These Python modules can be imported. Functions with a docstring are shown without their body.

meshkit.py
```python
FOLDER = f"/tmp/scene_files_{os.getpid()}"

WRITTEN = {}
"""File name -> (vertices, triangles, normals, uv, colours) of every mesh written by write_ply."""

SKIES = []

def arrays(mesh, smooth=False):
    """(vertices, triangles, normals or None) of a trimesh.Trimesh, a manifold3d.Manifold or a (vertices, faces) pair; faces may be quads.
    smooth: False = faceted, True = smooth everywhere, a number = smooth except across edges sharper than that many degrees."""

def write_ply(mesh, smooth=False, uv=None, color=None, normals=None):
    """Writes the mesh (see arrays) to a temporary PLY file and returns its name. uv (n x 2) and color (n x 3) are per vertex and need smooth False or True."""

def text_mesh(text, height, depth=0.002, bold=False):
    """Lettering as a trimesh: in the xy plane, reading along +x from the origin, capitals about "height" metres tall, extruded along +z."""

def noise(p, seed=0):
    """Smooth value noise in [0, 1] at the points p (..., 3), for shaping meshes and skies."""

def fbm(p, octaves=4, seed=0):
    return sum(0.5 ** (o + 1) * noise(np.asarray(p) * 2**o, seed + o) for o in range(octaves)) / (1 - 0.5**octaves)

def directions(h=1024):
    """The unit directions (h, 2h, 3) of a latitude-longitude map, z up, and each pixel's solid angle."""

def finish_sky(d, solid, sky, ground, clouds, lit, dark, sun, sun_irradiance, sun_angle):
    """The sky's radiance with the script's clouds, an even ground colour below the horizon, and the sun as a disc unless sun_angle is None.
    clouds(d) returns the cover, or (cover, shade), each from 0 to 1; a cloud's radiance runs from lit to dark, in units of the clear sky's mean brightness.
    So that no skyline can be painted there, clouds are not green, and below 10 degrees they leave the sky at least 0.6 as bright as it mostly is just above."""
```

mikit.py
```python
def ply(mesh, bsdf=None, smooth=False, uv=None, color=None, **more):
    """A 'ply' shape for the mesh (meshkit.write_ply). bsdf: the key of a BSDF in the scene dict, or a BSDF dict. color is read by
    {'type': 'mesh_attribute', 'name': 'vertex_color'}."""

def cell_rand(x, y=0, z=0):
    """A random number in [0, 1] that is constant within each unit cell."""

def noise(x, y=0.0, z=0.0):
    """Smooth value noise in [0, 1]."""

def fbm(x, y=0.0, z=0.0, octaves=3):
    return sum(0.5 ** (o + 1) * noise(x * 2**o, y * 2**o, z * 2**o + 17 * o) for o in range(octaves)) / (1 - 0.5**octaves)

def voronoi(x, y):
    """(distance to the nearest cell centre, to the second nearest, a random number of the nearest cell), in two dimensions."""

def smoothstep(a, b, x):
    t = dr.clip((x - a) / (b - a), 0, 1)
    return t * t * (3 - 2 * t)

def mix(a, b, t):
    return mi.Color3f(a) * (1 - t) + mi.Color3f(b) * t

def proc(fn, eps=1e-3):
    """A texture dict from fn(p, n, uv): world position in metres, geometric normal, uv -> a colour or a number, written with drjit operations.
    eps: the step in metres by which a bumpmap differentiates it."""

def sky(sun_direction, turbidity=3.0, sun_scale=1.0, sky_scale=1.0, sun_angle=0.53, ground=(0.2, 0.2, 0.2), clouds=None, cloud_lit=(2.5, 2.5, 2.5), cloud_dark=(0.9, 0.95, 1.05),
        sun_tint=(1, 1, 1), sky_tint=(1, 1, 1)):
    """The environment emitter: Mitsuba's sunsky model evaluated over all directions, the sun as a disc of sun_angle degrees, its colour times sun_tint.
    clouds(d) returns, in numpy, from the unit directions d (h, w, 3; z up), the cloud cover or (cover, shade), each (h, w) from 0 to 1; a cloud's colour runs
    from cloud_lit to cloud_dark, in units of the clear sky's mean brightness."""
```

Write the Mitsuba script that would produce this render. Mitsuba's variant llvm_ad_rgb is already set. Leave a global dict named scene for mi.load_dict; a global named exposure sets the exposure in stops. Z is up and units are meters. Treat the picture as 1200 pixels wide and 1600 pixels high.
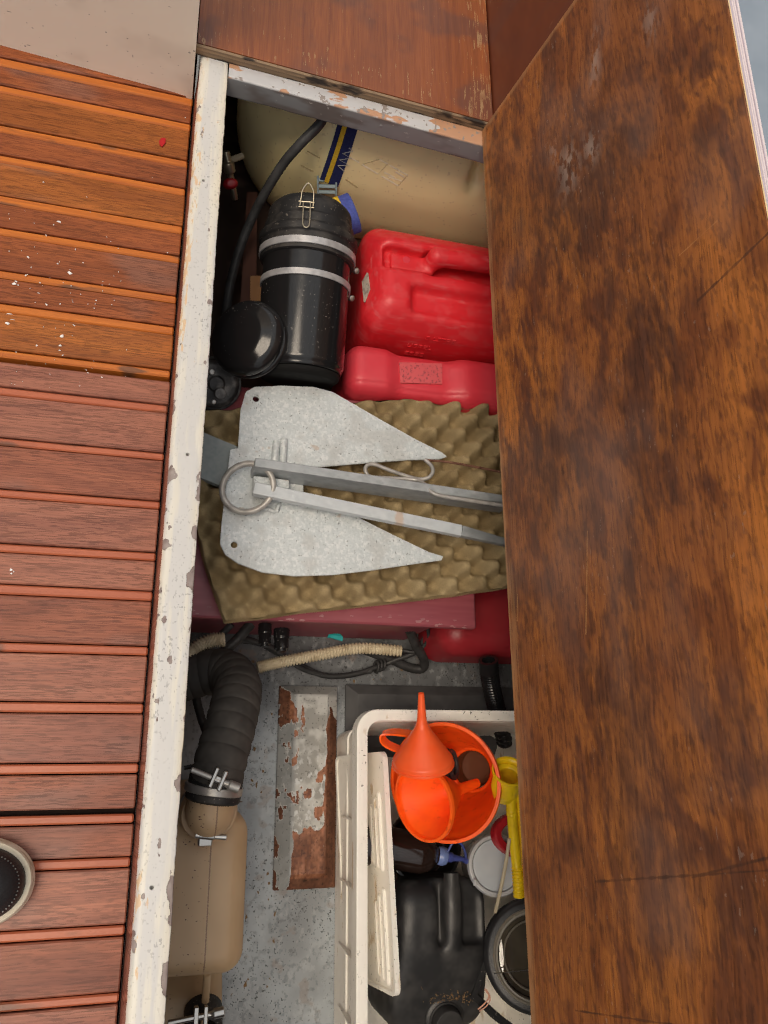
import math, numpy as np, trimesh, mitsuba as mi, drjit as dr, mikit, meshkit
import manifold3d as m3
from mikit import noise, fbm, smoothstep, mix, voronoi, cell_rand

# ------------------------------------------------------------------ camera, sky, exposure
scene, labels = {}, {}
CAM_H, FOCAL = 1.0, 1230.0                      # metres above the locker rim; pixels of the 1200 x 1600 frame
DOWN = np.array([-378, 391, FOCAL]); DOWN /= np.linalg.norm(DOWN)
FWD = np.array([-30, -3900, FOCAL]); FWD -= FWD @ DOWN * DOWN; FWD /= np.linalg.norm(FWD)
ROT = np.array([np.cross(FWD, -DOWN), FWD, -DOWN])           # camera (right, down, forward) -> world
M4 = np.eye(4); M4[:3, 0] = -ROT[:, 0]; M4[:3, 1] = -ROT[:, 1]; M4[:3, 2] = ROT[:, 2]; M4[:3, 3] = [0, 0, CAM_H]
scene['camera'] = {'type': 'perspective', 'fov': math.degrees(2 * math.atan(600 / FOCAL)), 'fov_axis': 'x',
                   'near_clip': 0.01, 'far_clip': 200.0, 'to_world': mi.ScalarTransform4f(M4)}
# an overcast sky, brighter overhead than at the horizon
scene['sky'] = mikit.sky([-0.36, -0.18, 0.92], turbidity=4, sun_scale=0.44, sun_angle=30,
                         clouds=lambda d: (1.0, 0.85 * (1 - np.clip(d[..., 2], 0, 1))), cloud_lit=(2.5, 2.5, 2.5), cloud_dark=(0.65, 0.67, 0.71))
exposure = 1.55


def at(px, py, z):
    """The point of the horizontal plane at height z that the photograph shows at that pixel (1200 x 1600)."""
    d = ROT @ np.array([px - 600, py - 800, FOCAL])
    return d * ((z - CAM_H) / d[2]) + [0, 0, CAM_H]


def A(pts):
    return np.array([at(*p) for p in pts])


# ------------------------------------------------------------------ materials
def bs(name, d):
    scene[name] = d
    return name


def mat(name, color, rough=0.5, spec=0.5, metallic=0.0, bump=None, coat=0.0, eps=4e-4, **kw):
    c = mikit.proc(color) if callable(color) else {'type': 'rgb', 'value': list(color)}
    r = mikit.proc(rough) if callable(rough) else float(rough)
    b = {'type': 'principled', 'base_color': c, 'roughness': r, 'specular': float(spec), 'metallic': float(metallic), **kw}
    if coat:
        b['clearcoat'] = float(coat); b['clearcoat_gloss'] = 0.9
    if bump:
        b = {'type': 'bumpmap', 'arbitrary': mikit.proc(bump[0], eps=eps), 'scale': float(bump[1]), 'bsdf': b}
    return bs(name, {'type': 'twosided', 'bsdf': b})


def plank_tex(light, dark, seed):
    def f(p, n, uv):
        x, y = p.x + seed * 3.1, p.y + seed * 1.7
        band = fbm(x * 3.0, y * 55.0 + noise(x * 9, y * 12, seed) * 2.2, seed, 3)
        pores = smoothstep(0.46, 0.66, fbm(x * 72 + noise(x * 6, y * 40) * 5, y * 900, seed, 3)) * (0.55 + 0.45 * noise(x * 14, y * 60, 4))
        wide = noise(x * 5, y * 11, seed + 9)
        c = mix(dark, light, dr.clip(0.15 + 0.9 * band * (0.6 + 0.7 * wide), 0, 1))
        grey = smoothstep(0.62, 0.85, fbm(x * 7, y * 16, seed + 3, 3)) * 0.35
        fib = noise(x * 26, y * 900, seed + 2)
        return mix(c, (0.20, 0.14, 0.125), grey) * (1 - 0.42 * pores) * (0.84 + 0.36 * fib)
    return f


grain = lambda p, n, uv: noise(p.x * 70, p.y * 620, 3) * 0.6 + noise(p.x * 20, p.y * 200, 5)
plank_rough = lambda p, n, uv: 0.28 + 0.25 * fbm(p.x * 12, p.y * 30, 2, 3)
mat('plank_orange_a', plank_tex((0.40, 0.128, 0.028), (0.18, 0.050, 0.017), 1), plank_rough, 0.32, bump=(grain, 0.00018))
mat('plank_orange_b', plank_tex((0.35, 0.102, 0.033), (0.16, 0.043, 0.020), 2), plank_rough, 0.32, bump=(grain, 0.00018))
mat('plank_red_a', plank_tex((0.385, 0.155, 0.098), (0.185, 0.066, 0.049), 3), plank_rough, 0.32, bump=(grain, 0.00018))
mat('plank_red_b', plank_tex((0.34, 0.118, 0.066), (0.16, 0.052, 0.035), 4), plank_rough, 0.32, bump=(grain, 0.00018))


def strip_tex(light, dark):
    def f(p, n, uv):
        g = fbm(p.x * 9, p.y * 320, 7, 3)
        stain = smoothstep(0.66, 0.82, fbm(p.x * 16, p.y * 50, 2, 3))
        return mix(mix(dark, light, g), (0.10, 0.06, 0.04), stain * 0.75)
    return f


mat('strip_orange', strip_tex((0.60, 0.185, 0.028), (0.40, 0.105, 0.020)), 0.35, 0.5)
mat('strip_red', strip_tex((0.47, 0.140, 0.068), (0.34, 0.085, 0.040)), 0.35, 0.5)
mat('gap_dark', (0.022, 0.012, 0.009), 0.8, 0.2)
mat('seat_front_wood', plank_tex((0.30, 0.115, 0.080), (0.15, 0.055, 0.040), 6), 0.22, 0.5)


def RAILT(x, y):
    r = smoothstep(0.034, 0.0475, x); l = smoothstep(0.016, 0.002, x); low = smoothstep(0.80, 0.30, y)
    return 0.785 - (0.05 + 0.195 * low) * r - (0.02 + 0.115 * low) * l - 0.03 * noise(x * 6, y * 6, 3)


def rail_tex(p, n, uv):
    x, y = p.x, p.y
    streak = fbm(x * 160, y * 12, 1, 4)
    base = mix((0.67, 0.645, 0.575), (0.585, 0.58, 0.565), smoothstep(0.35, 0.6, streak + 0.25 * smoothstep(0.02, 0.0, dr.abs(x - 0.024)) - 0.05))
    edge = dr.maximum(smoothstep(0.030, 0.047, x), 0.75 * smoothstep(0.014, 0.0, x))
    yellow = smoothstep(0.40, 0.65, fbm(x * 60, y * 13, 5, 3)) * edge
    base = mix(base, (0.72, 0.65, 0.48), yellow * 0.6)
    n1 = fbm(x * 75, y * 42, 9, 4)
    where = noise(x * 6, y * 6, 3)
    low = smoothstep(0.75, 0.35, y)
    chip = smoothstep(0.0, 0.012, n1 - RAILT(x, y))
    under = mix((0.20, 0.15, 0.14), (0.34, 0.29, 0.27), noise(x * 150, y * 150, 2))
    rust = smoothstep(0.0, 0.05, fbm(x * 230, y * 60, 21, 4) - (0.80 - 0.20 * smoothstep(0.020, 0.006, x))) * smoothstep(0.45, 0.6, noise(y * 5, 5.5, 3))
    crack = smoothstep(0.035, 0.0, dr.abs(fbm(x * 30, y * 24, 31, 3) - 0.5)) * 0.0
    speck = smoothstep(0.70, 0.80, fbm(x * 420, y * 300, 4, 2)) * noise(x * 30, y * 17, 2)
    c = mix(base, (0.66, 0.42, 0.20), rust * 0.7)
    c = mix(c, under, chip)
    return c * (1 - crack) * (1 - 0.35 * speck)


rail_bump = lambda p, n, uv: smoothstep(0.02, 0.0, fbm(p.x * 75, p.y * 42, 9, 4) - RAILT(p.x, p.y)) + 0.35 * fbm(p.x * 160, p.y * 6, 1, 3)
mat('rail_paint', rail_tex, 0.42, 0.45, bump=(rail_bump, 0.0007))


def header_tex(p, n, uv):
    top = smoothstep(-0.004, -0.001, p.z)
    worn = smoothstep(0.0, 0.03, fbm(p.x * 22, p.y * 60, 4, 4) - (0.72 - 0.52 * smoothstep(0.24, 0.46, p.x)))
    white = mix((0.53, 0.53, 0.54), (0.50, 0.28, 0.17), worn)
    chip = smoothstep(0.0, 0.02, fbm(p.x * 120, p.y * 120, p.z * 120, 4) - 0.72)
    grey = mix((0.25, 0.255, 0.26), (0.17, 0.15, 0.14), smoothstep(0.4, 0.7, fbm(p.x * 20, p.z * 50, 2, 3)))
    grey = mix(grey, (0.55, 0.53, 0.5), chip * smoothstep(-0.035, -0.004, p.z) * 0.6)
    return mix(grey, mix(white, (0.3, 0.26, 0.24), chip), top)


mat('header_paint', header_tex, 0.5, 0.4)


def varnish_tex(light, dark, worn, seed, wx, wear):
    def f(p, n, uv):
        g = 0.6 * fbm(p.x * 190 + noise(p.x * 30, p.y * 6, seed) * 3, p.y * 5 + p.z * 5, seed, 3) + 0.4 * fbm(p.x * 700, p.y * 40 + p.z * 40, seed + 1, 2)
        b = fbm(p.x * 14, p.y * 6, seed + 2, 3)
        c = mix(dark, light, dr.clip(0.15 + 0.75 * g * (0.5 + b), 0, 1))
        blot = smoothstep(0.50, 0.72, fbm(p.x * 13, p.y * 13, seed + 5, 4))
        c = mix(c, (0.07, 0.045, 0.045), blot * 0.40)
        near = smoothstep(wx - 0.05, wx, p.x) * smoothstep(wx + 0.03, wx + 0.012, p.x)
        front = smoothstep(1.15, 1.05, p.y + 0.05 * (p.x - 0.2))
        w = smoothstep(0.0, 0.06, fbm(p.x * 420, p.y * 46, seed + 7, 4) - (0.82 - 0.22 * near - 0.11 * front)) * wear * (0.35 + 0.65 * noise(p.x * 60, p.y * 60, 3))
        return mix(c, worn, w * 0.85)
    return f


mat('seat_varnish', varnish_tex((0.36, 0.108, 0.030), (0.12, 0.031, 0.014), (0.46, 0.30, 0.15), 5, 0.475, 0.75), 0.33, 0.5,
    bump=(lambda p, n, uv: fbm(p.x * 190, p.y * 8, 3, 3), 0.0003))
mat('coaming_varnish', varnish_tex((0.15, 0.040, 0.016), (0.085, 0.022, 0.011), (0.40, 0.26, 0.15), 8, 0.2, 0.2), 0.3, 0.5)


def ply_edge_tex(p, n, uv):
    layer = cell_rand(dr.floor((p.z + 0.0005 * noise(p.x * 40, 1, 1)) * 300), 3, 1)
    g = fbm(p.x * 45, p.y * 45, p.z * 260, 3)
    c = mix((0.10, 0.068, 0.045), (0.34, 0.23, 0.14), 0.55 * layer + 0.5 * g)
    return mix(c, (0.04, 0.03, 0.025), smoothstep(0.55, 0.75, fbm(p.x * 28, p.z * 120, 6, 3)))


mat('ply_edge', ply_edge_tex, 0.7, 0.3)


LU = 0.9936     # lid lean: u runs up the lid, v along the hinge


def lid_tex(p, n, uv):
    u, v = p.z / LU, p.y
    a, b = u + 0.16 * v, v - 0.16 * u
    warp = fbm(u * 9, v * 7, 2, 3)
    def blob(u0, v0, ru, rv):
        return dr.exp(-dr.square((u + 0.06 * (warp - .5) - u0) / ru) - dr.square((v + 0.1 * (warp - .5) - v0) / rv))
    spots = blob(.19, .78, .07, .10) + blob(.31, .70, .08, .10) + 0.6 * blob(.34, .87, .05, .06) + 0.7 * blob(.42, .60, .03, .04) + 0.8 * blob(.30, .42, .05, .12) + 0.9 * blob(.11, .36, .06, .08) + 0.7 * blob(.19, .42, .06, .05)
    spots = spots + 0.8 * blob(.09, -.12, .04, .10) + 0.5 * blob(.32, -.13, .10, .05) + 0.5 * blob(.25, .16, .06, .10) + 0.5 * blob(.36, .30, .05, .06) + 0.55 * blob(.22, -.02, .03, .10) + 0.4 * blob(.30, .02, .12, .05)
    glow = blob(.46, .35, .05, .35) + 0.5 * blob(.40, .16, .06, .06) + 0.6 * blob(.06, .55, .05, .08) + 0.5 * blob(.40, .93, .06, .06) + 0.35 * blob(.16, -.22, .10, .05)
    big = fbm(a * 11 + warp, b * 6 - warp, 11, 4)
    mid = fbm(a * 44 + warp * 3, b * 20 + warp * 2, 5, 4)
    fine = fbm(a * 150 + mid * 3, b * 52, 3, 4)
    fibre = fbm(u * 520 + warp * 9, v * 13, 8, 3)
    d = 0.38 * big + 0.26 * mid + 0.30 * fine + 0.06 * fibre + 0.20 * spots - 0.10 * glow - 0.02
    dark = smoothstep(0.40, 0.76, d)
    amber = mix((0.265, 0.090, 0.028), (0.46, 0.160, 0.034), dr.clip(0.12 + 0.8 * glow + 1.6 * (big - 0.42), 0, 1))
    amber = mix(amber, (0.180, 0.058, 0.021), smoothstep(0.35, 0.75, mid))
    c = mix(amber, (0.080, 0.036, 0.024), dark * (0.66 + 0.22 * smoothstep(-0.1, 0.3, v)))
    c = mix(c, (0.070, 0.031, 0.021), smoothstep(0.50, 0.80, fbm(a * 230 + 3, b * 90, 15, 3)) * 0.4)
    fleck = smoothstep(0.56, 0.72, fbm(u * 430 + warp * 8, v * 62, 61, 3))
    c = c * (0.68 + 0.64 * fibre) * (1 - 0.30 * fleck)
    haze = smoothstep(0.48, 0.75, fbm(u * 11, v * 7, 27, 3)) * 0.20 + 0.20 * blob(.24, .30, .04, .10) + 0.12 * blob(.26, -.03, .05, .12)
    c = mix(c, (0.22, 0.150, 0.13), dr.clip(haze, 0, 0.5))
    scuff = blob(.313, .925, .010, .030) + blob(.39, .845, .010, .03) * .7 + blob(.226, .79, .022, .035) + blob(.275, .78, .012, .03) + 0.5 * blob(.20, .85, .015, .03) + 0.5 * blob(.26, -.30, .02, .02)
    sc = smoothstep(0.38, 0.60, fbm(u * 160, v * 90, 33, 4)) * dr.clip(scuff, 0, 1) * 0.7 + 0.3 * smoothstep(0.79, 0.83, fbm(u * 260, v * 110, 39, 3)) * smoothstep(0.5, 0.7, noise(u * 12, v * 9, 4))
    c = mix(c, (0.46, 0.36, 0.30), dr.clip(sc, 0, 1) * 0.7)
    pale = 0.7 * smoothstep(1.020, 1.027, v + 0.004 * noise(u * 60, 1, 1)) + smoothstep(0.014, 0.004, u + 0.008 * noise(v * 40, 1, 1)) + 0.5 * smoothstep(0.60, 0.75, noise(u * 320, v * 9, 2)) * smoothstep(0.040, 0.01, u)
    c = mix(c, (0.38, 0.20, 0.09), dr.clip(pale, 0, 1) * 0.7)
    # long scratches dug into the varnish
    def line(u0, v0, u1, v1, w):
        t = dr.clip(((u - u0) * (u1 - u0) + (v - v0) * (v1 - v0)) / ((u1 - u0) ** 2 + (v1 - v0) ** 2), 0, 1)
        e = dr.sqrt((u - u0 - t * (u1 - u0)) ** 2 + (v - v0 - t * (v1 - v0)) ** 2)
        return smoothstep(w, w * 0.3, e + 0.0016 * (noise(u * 140, v * 140, 6) - 0.4)) * (0.4 + 0.6 * noise(u * 60, v * 60, 2))
    s = dr.maximum(line(0.149, -0.130, 0.391, -0.092, 0.0020), line(0.30, -0.108, 0.393, -0.082, 0.0022))
    s = dr.maximum(s, line(0.405, 0.457, 0.498, 0.475, 0.0022))
    s = dr.maximum(s, line(0.095, -0.268, 0.251, -0.242, 0.0014))
    c = mix(c, (0.04, 0.022, 0.016), s * 0.8)
    ps = dr.maximum(line(0.388, 0.523, 0.444, 0.528, 0.0013), dr.maximum(line(0.190, 0.263, 0.170, 0.142, 0.0016), line(0.026, 0.216, 0.022, 0.181, 0.0013)))
    return mix(c, (0.50, 0.25, 0.10), ps * 0.6)


mat('lid_varnish', lid_tex, lambda p, n, uv: 0.30 + 0.25 * fbm(p.y * 9, p.z * 14, 2, 3), 0.38,
    bump=(lambda p, n, uv: fbm(p.z * 210, p.y * 24, 3, 3) + 0.7 * fbm(p.z * 40, p.y * 16, 5, 3), 0.0005))
mat('lid_edge_pale', (0.66, 0.57, 0.58), 0.6, 0.3)
mat('lid_edge_dark', (0.47, 0.40, 0.45), 0.6, 0.3)
mat('lid_edge_lip', (0.72, 0.55, 0.30), 0.6, 0.3)


def cream_tex(p, n, uv):
    speck = smoothstep(0.87, 0.90, fbm(p.x * 130, p.z * 170, 3, 2))
    dirt = smoothstep(0.5, 0.8, fbm(p.x * 11, p.z * 16, 6, 4)) * 0.22
    return mix((0.78, 0.715, 0.61), (0.40, 0.34, 0.27), dirt) * (1 - 0.5 * speck)


mat('cream_paint', cream_tex, 0.45, 0.4)
mat('deck_paint', lambda p, n, uv: mix((0.20, 0.245, 0.30), (0.27, 0.315, 0.37), fbm(p.x * 14, p.y * 14, 1, 4)), 0.6, 0.4)
mat('inner_dark', lambda p, n, uv: mix((0.045, 0.028, 0.022), (0.13, 0.085, 0.065), smoothstep(0.45, 0.7, fbm(p.x * 14, p.y * 14, p.z * 14, 4))), 0.8, 0.2)


def floor_tex(p, n, uv):
    x, y = p.x, p.y
    c = mix((0.32, 0.355, 0.38), (0.45, 0.49, 0.515), fbm(x * 40, y * 26, 2, 4))
    c = mix(c, (0.19, 0.195, 0.20), smoothstep(0.50, 0.80, fbm(x * 7, y * 7, 4, 4)) * 0.6)
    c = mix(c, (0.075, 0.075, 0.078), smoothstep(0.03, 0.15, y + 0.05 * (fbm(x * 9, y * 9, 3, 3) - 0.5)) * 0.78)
    worn = smoothstep(0.56, 0.80, fbm(x * 100, y * 80, 13, 4))
    c = mix(c, (0.50, 0.52, 0.53), worn * 0.3)
    rust = smoothstep(0.68, 0.80, fbm(x * 36, y * 40, 17, 4))
    c = mix(c, (0.26, 0.18, 0.13), rust * 0.35)
    grime = smoothstep(0.56, 0.80, fbm(x * 150, y * 125, 6, 4))
    spk = smoothstep(0.74, 0.80, fbm(x * 360, y * 300, 5, 2)) * smoothstep(0.35, 0.65, noise(x * 13, y * 11, 2))
    return c * (1 - 0.28 * grime) * (1 - 0.70 * spk)


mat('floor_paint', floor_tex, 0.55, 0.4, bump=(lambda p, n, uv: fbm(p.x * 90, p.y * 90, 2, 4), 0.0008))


def bearer_tex(p, n, uv):
    x, y, z = p.x, p.y, p.z
    w = fbm(x * 40, y * 18, 3 + z * 20, 4)
    right = smoothstep(0.328, 0.336, x + 0.016 * (w - 0.5)) * smoothstep(0.09, 0.06, y)
    near_end = smoothstep(-0.105, -0.125, y + 0.08 * (w - 0.5) - 0.5 * (x - 0.30)) * smoothstep(0.268, 0.274, x + 0.01 * (w - .5))
    lip = smoothstep(0.272, 0.264, x) * smoothstep(0.07, 0.10, y + .05 * w)
    pf = fbm(x * 70, y * 34, 5, 4) - (0.66 - 0.5 * right - 0.5 * near_end - 0.2 * lip)
    peel = smoothstep(0.0, 0.008, pf)
    mott = fbm(x * 130, y * 90, 8, 4)
    paint = mix((0.56, 0.56, 0.53), (0.34, 0.335, 0.31), smoothstep(0.36, 0.62, fbm(x * 40, y * 40, 8, 4)))
    paint = mix(paint, (0.64, 0.65, 0.64), smoothstep(0.55, 0.7, mott) * smoothstep(0.06, -0.04, y))
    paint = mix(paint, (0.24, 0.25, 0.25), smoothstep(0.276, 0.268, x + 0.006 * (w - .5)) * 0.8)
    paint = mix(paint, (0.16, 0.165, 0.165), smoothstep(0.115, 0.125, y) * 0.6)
    bare = mix((0.17, 0.060, 0.028), (0.36, 0.155, 0.085), smoothstep(.3, .7, fbm(x * 60, y * 26, 9, 4)))
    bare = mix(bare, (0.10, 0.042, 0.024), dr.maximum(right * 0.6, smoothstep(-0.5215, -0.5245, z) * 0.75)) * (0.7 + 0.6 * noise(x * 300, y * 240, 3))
    rim = smoothstep(-0.035, -0.006, pf) * smoothstep(0.004, -0.004, pf)
    spots = smoothstep(0.70, 0.78, fbm(x * 260, y * 220, 3, 3))
    c = mix(paint, bare, peel)
    return mix(c, (0.70, 0.69, 0.66), rim * 0.55) * (1 - 0.45 * spots)


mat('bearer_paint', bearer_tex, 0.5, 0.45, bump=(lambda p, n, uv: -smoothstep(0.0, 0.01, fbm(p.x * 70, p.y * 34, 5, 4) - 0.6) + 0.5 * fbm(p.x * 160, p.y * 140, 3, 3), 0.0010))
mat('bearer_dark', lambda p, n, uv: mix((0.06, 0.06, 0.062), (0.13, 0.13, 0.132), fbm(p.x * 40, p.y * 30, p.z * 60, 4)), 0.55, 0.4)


def galv_tex(p, n, uv):
    x, y = p.x, p.y
    sp = voronoi(x * 420, y * 420)[2]
    c = mix((0.45, 0.495, 0.505), (0.61, 0.65, 0.66), 0.45 * sp + 0.55 * fbm(x * 60, y * 60, p.z * 60, 3))
    c = mix(c, (0.76, 0.78, 0.78), smoothstep(0.48, 0.75, fbm(x * 260, y * 230, 4, 4)) * 0.55)
    c = mix(c, (0.42, 0.425, 0.41), smoothstep(0.52, 0.78, fbm(x * 26, y * 30, 7, 4)) * 0.5)
    c = mix(c, (0.40, 0.27, 0.17), smoothstep(0.80, 0.86, fbm(x * 50, y * 60, 15, 3)) * 0.5)
    pit = smoothstep(0.80, 0.86, fbm(x * 300, y * 300, 9, 2))
    return c * (1 - 0.55 * pit)


mat('galvanised', galv_tex, 0.48, 0.6, 0.12, bump=(lambda p, n, uv: fbm(p.x * 160, p.y * 160, p.z * 160, 3), 0.0006))
mat('shank_metal', lambda p, n, uv: mix((0.26, 0.285, 0.295), (0.44, 0.46, 0.47), fbm(p.x * 90, p.y * 140, p.z * 90, 4)) * (1 - 0.45 * smoothstep(0.43, 0.56, p.x + 0.06 * (noise(p.x * 60, p.y * 60, 2) - 0.5)) * smoothstep(0.435, 0.40, p.y)), 0.42, 0.6, 0.25, bump=(lambda p, n, uv: fbm(p.x * 130, p.y * 130, p.z * 130, 3), 0.0008))
mat('shank_pale', lambda p, n, uv: mix(mix((0.42, 0.455, 0.475), (0.58, 0.61, 0.625), fbm(p.x * 110, p.y * 150, p.z * 90, 4)), (0.50, 0.36, 0.26), smoothstep(0.012, 0.006, dr.abs(p.x - 0.372) + 0.004 * noise(p.x * 200, p.y * 200, 1)) * 0.7), 0.42, 0.6, 0.15, bump=(lambda p, n, uv: fbm(p.x * 130, p.y * 130, p.z * 130, 3), 0.0010))
mat('galv_dark', lambda p, n, uv: mix((0.17, 0.20, 0.20), (0.26, 0.29, 0.285), fbm(p.x * 160, p.y * 160, p.z * 80, 3)), 0.55, 0.5)
mat('rusty', lambda p, n, uv: mix((0.10, 0.045, 0.03), (0.22, 0.11, 0.07), noise(p.x * 200, p.y * 200, 1)), 0.8, 0.2)
mat('zinc_wire', lambda p, n, uv: mix((0.30, 0.29, 0.27), (0.48, 0.46, 0.43), noise(p.x * 120, p.y * 120, 3)), 0.42, 0.6, 0.3)


def foam_tex(p, n, uv):
    g = fbm(p.x * 25, p.y * 25, 3, 4)
    c = mix((0.27, 0.200, 0.105), (0.39, 0.300, 0.165), g)
    dirt = smoothstep(0.50, 0.72, fbm(p.x * 36, p.y * 36, 12, 4))
    c = mix(c, (0.17, 0.118, 0.055), dirt * 0.5)
    cell = noise(p.x * 900, p.y * 900, p.z * 900)
    return c * (0.86 + 0.28 * cell)


mat('foam', foam_tex, 0.95, 0.1, bump=(lambda p, n, uv: noise(p.x * 700, p.y * 700, p.z * 700), 0.0006))


def redbox_tex(p, n, uv):
    g = fbm(p.x * 12, p.y * 120, 3, 3)
    c = mix((0.20, 0.040, 0.055), (0.30, 0.075, 0.090), g)
    w = smoothstep(0.70, 0.74, fbm(p.x * 60, p.y * 200, p.z * 60, 3)) * smoothstep(0.24, 0.215, p.y)
    return mix(c, (0.46, 0.30, 0.30), w * 0.6)


mat('redbox', redbox_tex, 0.38, 0.5)


def redcan_tex(p, n, uv):
    dust = smoothstep(0.45, 0.75, fbm(p.x * 70, p.y * 70, p.z * 70, 4)) * 0.10
    scuff = smoothstep(0.62, 0.78, fbm(p.x * 24, p.y * 60, p.z * 150, 4)) * 0.18
    return mix((0.62, 0.018, 0.026), (0.62, 0.26, 0.26), dust + scuff)


mat('red_plastic', redcan_tex, lambda p, n, uv: 0.33 + 0.2 * fbm(p.x * 40, p.y * 40, p.z * 40, 3), 0.5)
mat('red_plastic_pink', lambda p, n, uv: mix((0.60, 0.022, 0.040), (0.64, 0.20, 0.22), 0.20 * fbm(p.x * 35, p.y * 35, p.z * 35, 4)), 0.42, 0.5)
mat('red_plastic_dark', lambda p, n, uv: mix((0.30, 0.010, 0.020), (0.36, 0.06, 0.06), 0.4 * fbm(p.x * 30, p.y * 30, p.z * 30, 4)), 0.4, 0.5)


def tan_tex(p, n, uv):
    g = fbm(p.x * 30, p.y * 16, p.z * 30, 4)
    c = mix((0.40, 0.265, 0.145), (0.50, 0.355, 0.215), g)
    spk = smoothstep(0.72, 0.78, fbm(p.x * 300, p.y * 300, p.z * 300, 2)) * smoothstep(0.35, 0.6, noise(p.x * 22, p.y * 14, 2)) * smoothstep(0.13, 0.08, p.x)
    line = smoothstep(0.0014, 0.0005, dr.abs(p.x - 0.1115)) * smoothstep(-0.345, -0.335, p.z)
    return mix(c, (0.06, 0.03, 0.03), dr.maximum(spk * 0.85, line * 0.55))


mat('tan_plastic', tan_tex, 0.45, 0.5)


def creamtank_tex(p, n, uv):
    c = mix((0.95, 0.82, 0.46), (0.88, 0.73, 0.38), fbm(p.x * 9, p.y * 9, p.z * 9, 4))
    spk = smoothstep(0.72, 0.80, fbm(p.x * 170, p.y * 170, p.z * 170, 2)) * 0.22
    return mix(c, (0.30, 0.20, 0.12), spk)


mat('cream_plastic', creamtank_tex, 0.38, 0.5)
mat('cream_line', (0.88, 0.80, 0.62), 0.5, 0.4)
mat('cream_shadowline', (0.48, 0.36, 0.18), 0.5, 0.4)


def black_tex(p, n, uv):
    spk = smoothstep(0.78, 0.82, fbm(p.x * 400, p.y * 400, p.z * 400, 2)) * smoothstep(0.4, 0.7, noise(p.x * 25, p.y * 25, p.z * 25))
    return mix((0.012, 0.012, 0.013), (0.30, 0.27, 0.24), spk * 0.7)


mat('black_gloss', black_tex, lambda p, n, uv: 0.12 + 0.06 * fbm(p.x * 90, p.y * 90, p.z * 90, 3), 0.5)


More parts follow.
